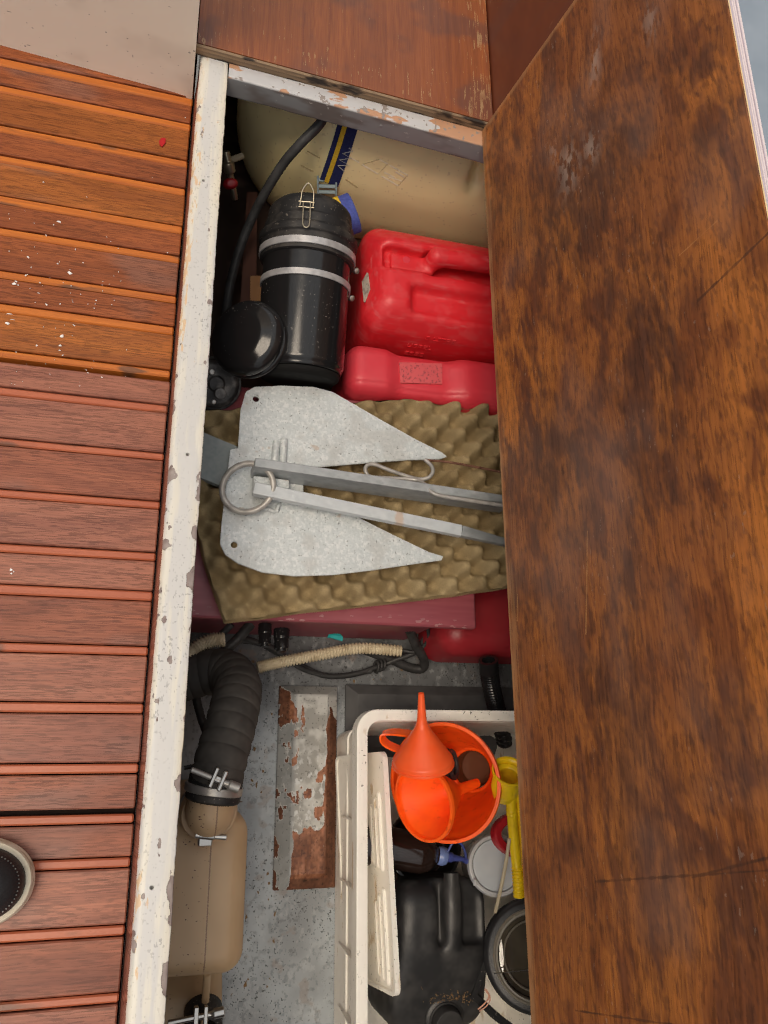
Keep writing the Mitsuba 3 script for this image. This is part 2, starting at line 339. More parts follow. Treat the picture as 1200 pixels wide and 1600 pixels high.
def dusty_tex(p, n, uv):
    d = smoothstep(0.40, 0.75, fbm(p.x * 45, p.y * 45, p.z * 45, 4)) * smoothstep(0.0, 0.8, n.z)
    spk = smoothstep(0.86, 0.90, noise(p.x * 380, p.y * 380, p.z * 380))
    return mix(mix((0.014, 0.014, 0.015), (0.09, 0.08, 0.07), d * 0.45), (0.38, 0.33, 0.27), spk * 0.4)


mat('black_dusty', dusty_tex, 0.55, 0.4)
mat('black_oilcan', lambda p, n, uv: mix((0.016, 0.016, 0.017), (0.050, 0.048, 0.047), smoothstep(0.35, 0.7, fbm(p.x * 28, p.y * 28, p.z * 28, 4)) * 0.7), lambda p, n, uv: 0.36 + 0.18 * fbm(p.x * 50, p.y * 50, p.z * 50, 3), 0.5)
mat('black_rubber', lambda p, n, uv: mix((0.016, 0.016, 0.016), (0.06, 0.06, 0.062), fbm(p.x * 70, p.y * 70, p.z * 70, 3)), 0.5, 0.4)
mat('hose_rubber', lambda p, n, uv: mix((0.032, 0.030, 0.028), (0.085, 0.078, 0.070), fbm(p.x * 55, p.y * 55, p.z * 55, 4)), 0.72, 0.3)
mat('matte_black', (0.010, 0.010, 0.010), 0.8, 0.15)
mat('steel', (0.47, 0.46, 0.44), 0.22, 0.5, 0.92)
mat('steel_dull', lambda p, n, uv: mix((0.30, 0.29, 0.27), (0.50, 0.49, 0.47), fbm(p.x * 90, p.y * 90, p.z * 90, 3)), 0.42, 0.5, 0.7)
mat('brassy', (0.52, 0.46, 0.34), 0.3, 0.5, 0.85)
mat('band_grey', lambda p, n, uv: mix((0.33, 0.33, 0.34), (0.48, 0.48, 0.49), noise(p.x * 140, p.y * 140, 2)), 0.4, 0.5, 0.3)
mat('cast_grey', lambda p, n, uv: mix((0.035, 0.035, 0.036), (0.15, 0.145, 0.14), smoothstep(0.35, 0.7, fbm(p.x * 60, p.y * 60, p.z * 60, 4))), 0.5, 0.5, 0.3)


def crate_tex(p, n, uv):
    g = fbm(p.x * 40, p.y * 14, p.z * 30, 4)
    c = mix((0.86, 0.83, 0.76), (0.77, 0.74, 0.67), g)
    st = smoothstep(0.66, 0.74, fbm(p.x * 55, p.y * 22, p.z * 55, 4))
    c = mix(c, (0.50, 0.33, 0.14), st * 0.55)
    spk = smoothstep(0.76, 0.82, fbm(p.x * 330, p.y * 260, p.z * 330, 2)) * smoothstep(0.35, 0.6, noise(p.x * 14, p.y * 14, p.z * 14))
    return c * (1 - 0.75 * spk)


mat('crate_plastic', crate_tex, 0.42, 0.45)
mat('orange_plastic', lambda p, n, uv: mix((0.92, 0.115, 0.008), (0.82, 0.085, 0.010), smoothstep(0.4, 0.75, fbm(p.x * 45, p.y * 45, p.z * 45, 4)) * 0.6) * (1 - 0.25 * smoothstep(0.60, 0.80, fbm(p.x * 90, p.y * 90, p.z * 90, 4))), lambda p, n, uv: 0.28 + 0.25 * fbm(p.x * 70, p.y * 70, p.z * 70, 3), 0.5)
mat('orange_inner', (0.16, 0.055, 0.022), 0.6, 0.3)
mat('coral_plastic', lambda p, n, uv: mix((0.86, 0.085, 0.014), (0.84, 0.13, 0.040), fbm(p.x * 60, p.y * 60, p.z * 60, 3)), 0.34, 0.35)
mat('yellow_plastic', lambda p, n, uv: mix((0.80, 0.56, 0.010), (0.66, 0.43, 0.02), smoothstep(0.45, 0.75, fbm(p.x * 60, p.y * 60, p.z * 60, 3)) * 0.7), 0.36, 0.5)
mat('red_handle', (0.35, 0.012, 0.018), 0.35, 0.5)
mat('brown_bottle', (0.018, 0.010, 0.008), 0.10, 0.6)
mat('blue_cap', (0.045, 0.060, 0.22), 0.25, 0.5)
mat('blue_cap_pale', (0.14, 0.20, 0.42), 0.25, 0.5)
mat('tub_lid', lambda p, n, uv: mix((0.40, 0.44, 0.48), (0.50, 0.53, 0.55), fbm(p.x * 40, p.y * 40, 2, 3)), 0.18, 0.5)
mat('tub_rim', (0.42, 0.43, 0.44), 0.15, 0.6)
mat('tub_side', (0.10, 0.10, 0.115), 0.15, 0.6)
mat('dowel', (0.50, 0.43, 0.30), 0.5, 0.4)
mat('lamp_ring', (0.022, 0.022, 0.024), 0.42, 0.5)
mat('lamp_bezel', (0.20, 0.18, 0.145), 0.22, 0.6)
mat('lamp_inner', lambda p, n, uv: mix((0.035, 0.028, 0.020), (0.10, 0.085, 0.06), fbm(p.x * 30, p.y * 30, 4, 3)), 0.3, 0.5)
bs('lamp_glass', {'type': 'thindielectric', 'int_ior': 1.5})
mat('conduit', lambda p, n, uv: mix((0.62, 0.54, 0.38), (0.40, 0.32, 0.20), smoothstep(0.5, 0.7, fbm(p.x * 50, p.y * 50, p.z * 50, 3)) * 0.6), 0.45, 0.4)
mat('webbing_navy', lambda p, n, uv: mix((0.014, 0.018, 0.075), (0.025, 0.032, 0.12), noise(p.x * 400, p.y * 400, p.z * 400)), 0.8, 0.2)
mat('webbing_blue', lambda p, n, uv: mix((0.05, 0.07, 0.30), (0.10, 0.13, 0.42), noise(p.x * 400, p.y * 400, p.z * 400)), 0.8, 0.2)
mat('webbing_yellow', lambda p, n, uv: mix((0.60, 0.38, 0.02), (0.72, 0.50, 0.06), noise(p.x * 400, p.y * 400, p.z * 400)), 0.8, 0.2)
mat('thread', (0.55, 0.55, 0.50), 0.8, 0.2)
mat('buckle', (0.25, 0.30, 0.31), 0.3, 0.5, 0.6)
mat('paper', lambda p, n, uv: mix((0.42, 0.37, 0.31), (0.25, 0.22, 0.19), smoothstep(0.5, 0.7, fbm(p.x * 120, p.y * 120, p.z * 120, 3))), 0.8, 0.2)


def worn_label(p, n, uv):
    ink = smoothstep(0.62, 0.70, fbm(p.x * 420, p.y * 300, 4, 3))
    return mix((0.60, 0.10, 0.11), (0.16, 0.03, 0.04), ink * 0.6)


mat('worn_label', worn_label, 0.55, 0.3)
mat('flake_white', (0.80, 0.80, 0.78), 0.7, 0.3)
mat('petal_red', (0.45, 0.015, 0.02), 0.5, 0.3)
mat('shoe_black', lambda p, n, uv: mix((0.010, 0.010, 0.012), (0.022, 0.022, 0.024), fbm(p.x * 60, p.y * 60, p.z * 60, 3)), 0.5, 0.3)
mat('shoe_sole', lambda p, n, uv: mix((0.58, 0.52, 0.41), (0.38, 0.32, 0.22), smoothstep(0.5, 0.8, fbm(p.x * 70, p.y * 70, p.z * 120, 4))), 0.6, 0.3)
mat('bare_wood', lambda p, n, uv: mix((0.34, 0.19, 0.09), (0.22, 0.11, 0.05), fbm(p.x * 60, p.y * 20, p.z * 60, 3)), 0.7, 0.3)
mat('dark_wood', lambda p, n, uv: mix((0.050, 0.020, 0.014), (0.11, 0.045, 0.03), fbm(p.x * 60, p.y * 14, p.z * 60, 3)), 0.6, 0.3)
mat('teal', (0.02, 0.30, 0.30), 0.5, 0.4)
mat('copper', (0.62, 0.32, 0.22), 0.5, 0.4)
mat('dirt_flakes', (0.20, 0.125, 0.065), 0.9, 0.1)


# ------------------------------------------------------------------ mesh helpers
def tag(key, label=None, cat=None, group=None, kind=None):
    d = {}
    if label: d['label'] = label
    if cat: d['category'] = cat
    if group: d['group'] = group
    if kind: d['kind'] = kind
    if d: labels[key] = d


def put(key, mesh, m, smooth=30, label=None, cat=None, group=None, kind=None):
    base, i = key, 0
    while key in scene:
        i += 1; key = f'{base}_{i:03d}'
    scene[key] = mikit.ply(mesh, m, smooth=smooth)
    tag(key, label, cat, group, kind)
    return key


def cbox(lo, hi, ch=0.002):
    lo, hi = np.array(lo, float), np.array(hi, float)
    pts = []
    for s in np.ndindex(2, 2, 2):
        c = np.where(s, hi, lo); d = np.where(s, -1, 1) * ch
        for k in range(3):
            q = c + d; q[k] = c[k]; pts.append(q)
    return trimesh.convex.convex_hull(np.array(pts))


def hexa(bottom, top):
    return trimesh.convex.convex_hull(np.vstack([bottom, top]))


def curve(pts, n=60, closed=False):
    """Catmull-Rom through the points."""
    p = np.array(pts, float)
    P = np.vstack([p[-1], p, p[0], p[1]]) if closed else np.vstack([2 * p[0] - p[1], p, 2 * p[-1] - p[-2]])
    seg = len(p) if closed else len(p) - 1
    out = []
    for t in np.linspace(0, seg, n, endpoint=not closed):
        i = min(int(t), seg - 1); u = t - i
        a, b, c, d = P[i:i + 4]
        out.append(0.5 * (2 * b + (c - a) * u + (2 * a - 5 * b + 4 * c - d) * u * u + (3 * b - a - 3 * c + d) * u ** 3))
    return np.array(out)


def frames(p, closed=False, ref=None):
    t = (np.roll(p, -1, 0) - np.roll(p, 1, 0)) if closed else np.gradient(p, axis=0)
    t /= np.linalg.norm(t, axis=1, keepdims=True) + 1e-12
    a = np.array(ref if ref is not None else ([0, 0, 1.0] if abs(t[0, 2]) < 0.9 else [1.0, 0, 0]), float)
    U = []
    for k in range(len(p)):
        if ref is not None: a = np.array(ref, float)
        a = a - a @ t[k] * t[k]; a /= np.linalg.norm(a) + 1e-12; U.append(a)
    U = np.array(U)
    return t, U, np.cross(t, U)


def sweep(p, ring, closed=False, ref=None, scale=None, cap=True):
    """Sweeps ring (k x 2: along U, along V) along p."""
    p = np.array(p, float); ring = np.array(ring, float); k = len(ring); n = len(p)
    t, U, V = frames(p, closed, ref)
    s = np.ones(n) if scale is None else np.broadcast_to(scale, (n,))
    v = p[:, None] + s[:, None, None] * (ring[None, :, :1] * U[:, None] + ring[None, :, 1:] * V[:, None])
    v = v.reshape(-1, 3); f = []
    m = n if closed else n - 1
    i, j = np.meshgrid(np.arange(m), np.arange(k), indexing='ij')
    i2, j2 = (i + 1) % n, (j + 1) % k
    q = np.stack([i * k + j, i2 * k + j, i2 * k + j2, i * k + j2], -1).reshape(-1, 4)
    f = np.vstack([q[:, [0, 2, 1]], q[:, [0, 3, 2]]])
    if cap and not closed:
        v = np.vstack([v, p[0], p[-1]]); c0 = len(v) - 2; j = np.arange(k); j2 = (j + 1) % k
        f = np.vstack([f, np.stack([j, j2, 0 * j + c0], 1), np.stack([(n - 1) * k + j2, (n - 1) * k + j, 0 * j + c0 + 1], 1)])
    m_ = trimesh.Trimesh(v, f, process=False)
    if m_.volume < 0: m_.invert()
    return m_


def circ(r, k=14):
    a = np.arange(k) * 2 * np.pi / k
    return np.stack([r * np.cos(a), r * np.sin(a)], 1)


def tube(pts, r, n=50, k=14, closed=False, smooth=True, scale=None):
    p = curve(pts, n, closed) if smooth else np.array(pts, float)
    return sweep(p, circ(r, k), closed, scale=scale)


def basis(axis, ref=(0, 0, 1)):
    z = np.array(axis, float); z /= np.linalg.norm(z)
    ref = np.array(ref, float)
    if abs(z @ ref) > 0.95: ref = np.array([1.0, 0, 0])
    x = np.cross(ref, z); x /= np.linalg.norm(x)
    return np.stack([x, np.cross(z, x), z], 1)


def lathe(profile, origin, axis, k=48, ref=(0, 0, 1), ell=1.0):
    """profile: (r, h) along the axis, as a closed outline or from axis to axis."""
    pr = np.array(profile, float); n = len(pr)
    a = np.arange(k) * 2 * np.pi / k
    v = np.stack([pr[:, 0, None] * np.cos(a), pr[:, 0, None] * np.sin(a) * ell, np.repeat(pr[:, 1, None], k, 1)], -1).reshape(-1, 3)
    i, j = np.meshgrid(np.arange(n - 1), np.arange(k), indexing='ij'); j2 = (j + 1) % k
    q = np.stack([i * k + j, i * k + j2, (i + 1) * k + j2, (i + 1) * k + j], -1).reshape(-1, 4)
    f = np.vstack([q[:, [0, 1, 2]], q[:, [0, 2, 3]]])
    v = v @ basis(axis, ref).T + np.array(origin, float)
    m_ = trimesh.Trimesh(v, f, process=True)
    m_.update_faces(m_.nondegenerate_faces())
    if m_.volume < 0: m_.invert()
    return m_


def rnd(profile, r=0.003, seg=3):
    """Rounds the corners of an open profile."""
    p = np.array(profile, float); out = [p[0]]
    for a, b, c in zip(p[:-2], p[1:-1], p[2:]):
        d1, d2 = a - b, c - b; l1, l2 = np.linalg.norm(d1), np.linalg.norm(d2)
        rr = min(r, 0.45 * l1, 0.45 * l2)
        q0, q1 = b + d1 / (l1 + 1e-12) * rr, b + d2 / (l2 + 1e-12) * rr
        for t in np.linspace(0, 1, seg + 1):
            out.append((1 - t) ** 2 * q0 + 2 * t * (1 - t) * b + t * t * q1)
    out.append(p[-1])
    return np.array(out)


def nets(f, lo, hi, h, project=2):
    """Surface nets of the zero set of f (negative inside)."""
    lo, hi = np.array(lo, float), np.array(hi, float)
    n = np.ceil((hi - lo) / h).astype(int) + 1
    g = np.stack(np.meshgrid(*[lo[k] + h * np.arange(n[k]) for k in range(3)], indexing='ij'), -1)
    d = f(g.reshape(-1, 3)).reshape(n); s = d < 0
    c = [slice(0, -1), slice(1, None)]
    tot = sum(s[c[a], c[b], c[e]].astype(int) for a, b, e in np.ndindex(2, 2, 2))
    act = (tot > 0) & (tot < 8); idx = -np.ones(act.shape, int); idx[act] = np.arange(act.sum())
    acc, cnt = np.zeros(act.shape + (3,)), np.zeros(act.shape)
    for ax in range(3):
        for o in np.ndindex(2, 2):
            a0 = [0, 0, 0]; ot = [k for k in range(3) if k != ax]
            a0[ot[0]], a0[ot[1]] = o; a1 = list(a0); a1[ax] = 1
            d0, d1 = d[tuple(c[k] for k in a0)], d[tuple(c[k] for k in a1)]
            cr = (d0 < 0) != (d1 < 0); t = np.where(cr, d0 / np.where(cr, d0 - d1, 1), 0)
            p = np.zeros(act.shape + (3,)); p[..., ot[0]], p[..., ot[1]], p[..., ax] = o[0], o[1], t
            acc += p * cr[..., None]; cnt += cr
    ii = np.argwhere(act)
    v = lo + h * (ii + acc[act] / cnt[act][:, None])
    F = []
    for ax in range(3):
        b, e = [k for k in range(3) if k != ax]
        sl0 = [slice(1, -1)] * 3; sl0[ax] = slice(0, -1); sl1 = list(sl0); sl1[ax] = slice(1, None)
        cr = np.argwhere(s[tuple(sl0)] != s[tuple(sl1)])
        cr[:, b] += 1; cr[:, e] += 1
        ins = s[tuple(cr.T)]
        def at_(db, de):
            q = cr.copy(); q[:, b] += db; q[:, e] += de
            return idx[tuple(q.T)]
        q = np.stack([at_(-1, -1), at_(0, -1), at_(0, 0), at_(-1, 0)], 1)
        flip = ins if ax != 1 else ~ins
        q = np.where(flip[:, None], q, q[:, ::-1]); F.append(q)
    F = np.vstack(F)
    for _ in range(project):
        e = h * 0.2
        gr = np.stack([(f(v + np.eye(3)[k] * e) - f(v - np.eye(3)[k] * e)) / (2 * e) for k in range(3)], 1)
        v = v - np.clip(f(v), -h, h)[:, None] * gr / np.maximum((gr ** 2).sum(1, keepdims=True), 0.25)
    m_ = trimesh.Trimesh(v, np.vstack([F[:, [0, 1, 2]], F[:, [0, 2, 3]]]), process=False)
    if m_.volume < 0: m_.invert()
    return m_


def sd_box(p, c, half, r):
    q = np.abs(p - np.array(c)) - (np.array(half) - r)
    return np.linalg.norm(np.maximum(q, 0), axis=-1) + np.minimum(q.max(-1), 0) - r


def sd_cap(p, a, b, r):
    a, b = np.array(a, float), np.array(b, float)
    t = np.clip((p - a) @ (b - a) / ((b - a) @ (b - a)), 0, 1)
    return np.linalg.norm(p - a - t[:, None] * (b - a), axis=-1) - r


def smin(a, b, k):
    h = np.clip(0.5 + 0.5 * (b - a) / k, 0, 1)
    return b * (1 - h) + a * h - k * h * (1 - h)


def smax(a, b, k):
    return -smin(-a, -b, k)


def hit(px, py, f, start=0.6, lift=0.0):
    """The point of the surface f = 0 that the photograph shows at that pixel."""
    d = ROT @ np.array([px - 600, py - 800, FOCAL]); d /= np.linalg.norm(d)
    t, best = start, (9.0, start)
    for _ in range(200):
        e = f(np.array([[0, 0, CAM_H]]) + t * d)[0]
        if abs(e) < best[0]: best = (abs(e), t)
        t += 0.8 * e
        if t > 4: break
    return np.array([0, 0, CAM_H]) + (best[1] - lift) * d



def conv(parts):
    return trimesh.util.concatenate(parts)


def bolt(p, axis, r, h, sides=6):
    return lathe(rnd([(0, h), (r, h), (r, 0), (0, 0)], r * 0.15, 1), p, axis, k=sides)


rng = np.random.default_rng(5)

# ------------------------------------------------------------------ the setting: cockpit sole, floor, deck
put('cockpit_sole', cbox((-2.2, -1.9, -0.16), (-0.0032, 1.30, -0.1045), 0.002), 'gap_dark', False, kind='structure',
    label='dark base under the slatted wooden panels of the cockpit')
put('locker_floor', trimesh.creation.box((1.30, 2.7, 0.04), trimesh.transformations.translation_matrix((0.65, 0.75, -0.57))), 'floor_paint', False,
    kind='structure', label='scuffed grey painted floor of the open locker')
put('side_deck', cbox((0.565, -2.2, 0.10), (2.6, 3.2, 0.16), 0.004), 'deck_paint', 30, kind='structure',
    label='blue grey painted side deck beyond the raised lid')

# ------------------------------------------------------------------ slatted cockpit panels
XL = -1.05
def panel(rows, right, mats, strip, label, cat='grating'):
    key = 'wooden_grating'; i = 0
    while key in labels: i += 1; key = f'wooden_grating_{i:03d}'
    tag(key, label, cat, 'slatted gratings of the cockpit floor')
    n = 0
    for kind, y0, y1 in rows:       # far edge y1, near edge y0
        dz = rng.uniform(-0.0008, 0.0008)
        if kind == 'p':
            put(f'{key}__plank', cbox((XL, y0 + 0.0011, -0.102), (right + rng.uniform(-.0008, .0008), y1 - 0.0011, -0.080 + dz), 0.0016), mats[n % len(mats)], False); n += 1
        else:
            put(f'{key}__strip', cbox((XL, y0 + 0.0006, -0.102), (right, y1 - 0.0006, -0.0812 + dz), 0.0020), strip, False)
    return key


Yz = lambda py: at(0, py, -0.08)[1]
def rows_from(bounds):
    """bounds: kind, far pixel row, near pixel row (at the left edge of the photograph)."""
    return [(k, Yz(b), Yz(a)) for k, a, b in bounds]


far = [('p', 52, 88), ('s', 88, 101), ('p', 101, 131), ('s', 131, 143), ('p', 143, 193), ('s', 193, 205), ('p', 205, 240), ('s', 240, 252),
       ('p', 252, 304), ('s', 304, 317), ('p', 317, 354), ('s', 354, 366), ('p', 366, 421), ('s', 421, 433), ('p', 433, 472), ('s', 472, 486), ('p', 486, 545), ('s', 545, 557)]
mid = [('p', 564, 603), ('s', 603, 616), ('p', 616, 683), ('s', 683, 695), ('p', 695, 763), ('s', 763, 776), ('p', 776, 848), ('s', 848, 862), ('p', 862, 912), ('s', 912, 928),
       ('p', 928, 1003), ('s', 1003, 1018), ('p', 1018, 1096), ('s', 1096, 1113), ('p', 1113, 1194), ('s', 1194, 1211), ('p', 1211, 1269)]
near = [('s', 1276, 1292), ('p', 1292, 1347), ('s', 1347, 1364), ('p', 1364, 1457), ('s', 1457, 1475), ('p', 1475, 1567), ('s', 1567, 1584), ('p', 1584, 1680), ('s', 1680, 1697), ('p', 1697, 1800), ('s', 1800, 1816), ('p', 1816, 1930)]
panel(rows_from(far), -0.0050, ['plank_orange_b', 'plank_orange_b', 'plank_orange_a', 'plank_orange_b', 'plank_orange_a', 'plank_orange_b'], 'strip_orange',
      'orange brown slatted wooden grating nearest the cream bulkhead, flecked with white paint')
panel(rows_from(mid), -0.0042, ['plank_red_a', 'plank_red_a', 'plank_red_b'], 'strip_red',
      'reddish slatted wooden floor grating in the middle, between the orange one and the shoe')
panel(rows_from(near), -0.0046, ['plank_red_b', 'plank_red_a'], 'strip_red',
      'reddish slatted wooden floor grating nearest the camera, under the shoe')

# scattered flakes of white paint and a red petal on the slats
fl = []
for px, py, s in [(92, 347, 9), (73, 368, 5), (44, 402, 6), (108, 427, 10), (70, 476, 10), (62, 442, 4), (118, 390, 4), (22, 443, 9), (28, 446, 6), (25, 440, 5), (95, 525, 10), (94, 540, 7), (93, 548, 5), (115, 508, 6),
                  (130, 411, 4), (90, 412, 4), (40, 430, 5), (48, 418, 4), (126, 460, 4), (95, 475, 5), (112, 447, 4), (15, 492, 12), (20, 500, 9), (12, 505, 8), (58, 540, 5), (135, 308, 4), (290, 184, 4), (60, 458, 4), (150, 470, 3), (160, 455, 3), (262, 395, 4), (238, 278, 3),
                  (16, 890, 7), (20, 893, 5), (18, 896, 4), (137, 583, 4), (159, 590, 4), (68, 285, 3), (134, 578, 3), (98, 555, 4)] + [(rng.uniform(5, 200), rng.uniform(330, 620), rng.uniform(1.5, 3)) for _ in range(60)]:
    c = at(px, py, -0.0795); k = 6; a = np.sort(rng.uniform(0, 6.28, k)); r = s * 0.00036 * rng.uniform(0.6, 1.4, k)
    ring = np.stack([r * np.cos(a) * 1.0, r * np.sin(a) * rng.uniform(0.5, 1), 0 * a], 1)
    fl.append(trimesh.convex.convex_hull(np.vstack([ring + c, ring * 0.8 + c + [0, 0, 0.0012]])))
put('paint_flakes', conv(fl), 'flake_white', False, kind='stuff', label='small white paint flakes scattered over the orange slats')
c = at(254, 223, -0.079)
put('petal', trimesh.convex.convex_hull(np.array([c + [dx, dy, dz] for dx, dy in [(-.004, -.006), (-.0055, .001), (-.002, .008), (.004, .009), (.0045, .0), (0, -.009)] for dz in (0, .0015)])), 'petal_red', 30,
    label='tiny red petal lying on the orange slats beside the white rail', cat='petal')

# ------------------------------------------------------------------ cream bulkhead
bk = lambda x: 1.0475 - 0.0714 * (x + 0.006)
put('bulkhead', hexa(np.array([(-2.2, bk(-2.2), -0.16), (-0.006, bk(-.006), -0.16), (-2.2, 1.32, -0.16), (-0.006, 1.16, -0.16)]), np.array([(-2.2, bk(-2.2), 0.95), (-0.006, bk(-.006), 0.95), (-2.2, 1.32, 0.95), (-0.006, 1.16, 0.95)])), 'cream_paint', 30, 'cream painted bulkhead at the far end of the slatted floor', 'bulkhead')

# ------------------------------------------------------------------ locker: front, rail, header, walls
Y0, Y1 = -0.75, 1.066
tag('seat_locker', 'open cockpit locker with a flaking white painted rail around its opening', 'locker')
# seat front leans out a little at the foot
put('seat_locker__front_panel', hexa(np.array([(-0.0030, Y0, -0.104), (0.02, Y0, -0.104), (-0.0030, Y1, -0.104), (0.02, Y1, -0.104)]),
    np.array([(0.0050, Y0, -0.0195), (0.02, Y0, -0.0195), (0.0030, Y1, -0.0195), (0.02, Y1, -0.0195)])), 'seat_front_wood', 30)
put('seat_locker__inner_wall', cbox((0.004, Y0, -0.55), (0.024, 1.8, -0.106), 0.001), 'inner_dark', 30)
put('seat_locker__far_wall', cbox((0.026, 1.62, -0.55), (1.1, 1.65, -0.02), 0.001), 'inner_dark', 30)
put('seat_locker__hull_side', cbox((0.98, Y0, -0.55), (1.02, 1.6, -0.02), 0.001), 'inner_dark', 30)
put('seat_locker__near_wall', cbox((0.03, Y0, -0.55), (0.97, Y0 + 0.02, -0.04), 0.001), 'inner_dark', 30)
# white rail with a ragged inner edge
ny = 420; ys = np.linspace(Y0, 1.062, ny)
def ragged(y, s, amp): return amp * (meshkit.fbm(np.stack([y * 28, y * 0 + s, y * 0], -1), 4, seed=s) - 0.5) + amp * 0.5 * (meshkit.noise(np.stack([y * 130, y * 0 + s, y * 0], -1), seed=s + 3) > 0.72) * -0.6
xr = 0.0455 + ragged(ys, 3, 0.0018); xl = 0.0022 + 0.0022 * np.clip((0.9 - ys) / 1.2, 0, 1) + ragged(ys, 7, 0.0012)
prof = []
for y, a, b in zip(ys, xl, xr):
    prof.append([(a + 0.0010, y, -0.019), (a, y, -0.012), (a + 0.0002, y, -0.007), (a + 0.0020, y, -0.0028), (a + 0.005, y, -0.0008), (a + 0.009, y, 0), (b - 0.008, y, 0), (b - 0.003, y, -0.0004), (b - 0.0008, y, -0.0016), (b, y, -0.004), (0.0445, y, -0.010), (0.044, y, -0.019)])
v = np.array(prof).reshape(-1, 3); k = 12
i, j = np.meshgrid(np.arange(ny - 1), np.arange(k), indexing='ij'); j2 = (j + 1) % k
q = np.stack([i * k + j, i * k + j2, (i + 1) * k + j2, (i + 1) * k + j], -1).reshape(-1, 4)
ends = [[0, b + 1, b] for b in range(1, k - 1)] + [[(ny - 1) * k, (ny - 1) * k + b, (ny - 1) * k + b + 1] for b in range(1, k - 1)]
rail = trimesh.Trimesh(v, np.vstack([q[:, [0, 1, 2]], q[:, [0, 2, 3]], ends]), process=False)
if rail.volume < 0: rail.invert()
R = m3.Manifold(m3.Mesh(rail.vertices.astype(np.float32), rail.faces.astype(np.uint32)))
for px, py in [(318, 282), (293, 710), (237, 1387)]:
    c = at(px, py, 0)
    R = R - m3.Manifold.cylinder(0.012, 0.0021, 0.0025, 20).translate([c[0], c[1], -0.0105])
put('seat_locker__rail', R, 'rail_paint', 40, label='long white painted rail with chipped flaking edges')
# header across the far end: white top, grey face
hb = np.array([(0.049, 1.025), (0.60, 0.9925), (0.60, 1.075), (0.049, 1.075)])
nx = 150; xs = np.linspace(0.0465, 0.62, nx)
P_ = []
for x in xs:
    yf = 1.025 - 0.0587 * (x - 0.049); w = 0.0016 * (meshkit.fbm(np.array([x * 60, 1, 2.0]), 4, seed=9) - 0.5); w2 = 0.002 * (meshkit.fbm(np.array([x * 45, 5, 2.0]), 4, seed=2) - 0.5)
    P_.append([(x, yf + 0.001, -0.0385 + w2), (x, yf, -0.036 + w2), (x, yf, -0.004 + w), (x, yf + 0.0012 + w, -0.0012), (x, yf + 0.004, 0), (x, 1.085, 0), (x, 1.085, -0.0385)])
v = np.array(P_).reshape(-1, 3); k = 7
i, j = np.meshgrid(np.arange(nx - 1), np.arange(k), indexing='ij'); j2 = (j + 1) % k
q = np.stack([i * k + j, i * k + j2, (i + 1) * k + j2, (i + 1) * k + j], -1).reshape(-1, 4)
ends = [[0, b + 1, b] for b in range(1, k - 1)] + [[(nx - 1) * k, (nx - 1) * k + b, (nx - 1) * k + b + 1] for b in range(1, k - 1)]
hd = trimesh.Trimesh(v, np.vstack([q[:, [0, 1, 2]], q[:, [0, 2, 3]], ends]), process=False)
if hd.volume < 0: hd.invert()
put('seat_locker__header', hd, 'header_paint', 30, label='cross beam with worn white top and grey painted face')
put('seat_locker__header_screw', lathe([(0, .0012), (.0022, .0008), (.0026, 0), (.0026, -.002), (0, -.002)], (0.30, 1.0103, -0.016), (0, -1, 0), k=12), 'header_paint', 40)
# carline under the lid hinge
put('seat_locker__hinge_beam', cbox((0.512, Y0 + 0.03, -0.045), (0.60, 0.985, -0.004), 0.002), 'dark_wood', 30)

# seat panel beyond the opening
sp = lambda x: 1.0575 - 0.049 * (x + 0.005)
tag('wooden_bench', 'reddish brown varnished plywood seat with a worn front edge beyond the locker opening', 'bench')
put('wooden_bench__panel', hexa(np.array([(-0.0055, sp(-.0055), 0.0005), (0.489, sp(.489), 0.0005), (-0.0055, 2.4, 0.0005), (0.489, 2.4, 0.0005)]),
    np.array([(-0.0045, sp(-.0055) + 0.0012, 0.0185), (0.489, sp(.489) + 0.0012, 0.0185), (-0.0045, 2.4, 0.0185), (0.489, 2.4, 0.0185)])), 'seat_varnish', False)
put('wooden_bench__plywood_edge', hexa(np.array([(-0.006, sp(-.006) - 0.0035, 0.0006), (0.4885, sp(.4885) - 0.0035, 0.0006), (-0.006, sp(-.006) - 0.0004, 0.0006), (0.4885, sp(.4885) - 0.0004, 0.0006)]),
    np.array([(-0.006, sp(-.006) - 0.0035, 0.0165), (0.4885, sp(.4885) - 0.0035, 0.0165), (-0.006, sp(-.006) - 0.0004, 0.0182), (0.4885, sp(.4885) - 0.0004, 0.0182)])), 'ply_edge', False,
    label='grey weathered layered plywood edge')
put('coaming_board', hexa(np.array([(0.4895, 1.036, 0.001), (0.512, 1.036, 0.001), (0.4895, 2.6, 0.001), (0.512, 2.6, 0.001)]), np.array([(0.524, 1.036, 0.30), (0.546, 1.036, 0.30), (0.524, 2.6, 0.30), (0.546, 2.6, 0.30)])), 'coaming_varnish', 30, 'dark red brown varnished board standing along the seat behind the lid', 'board')


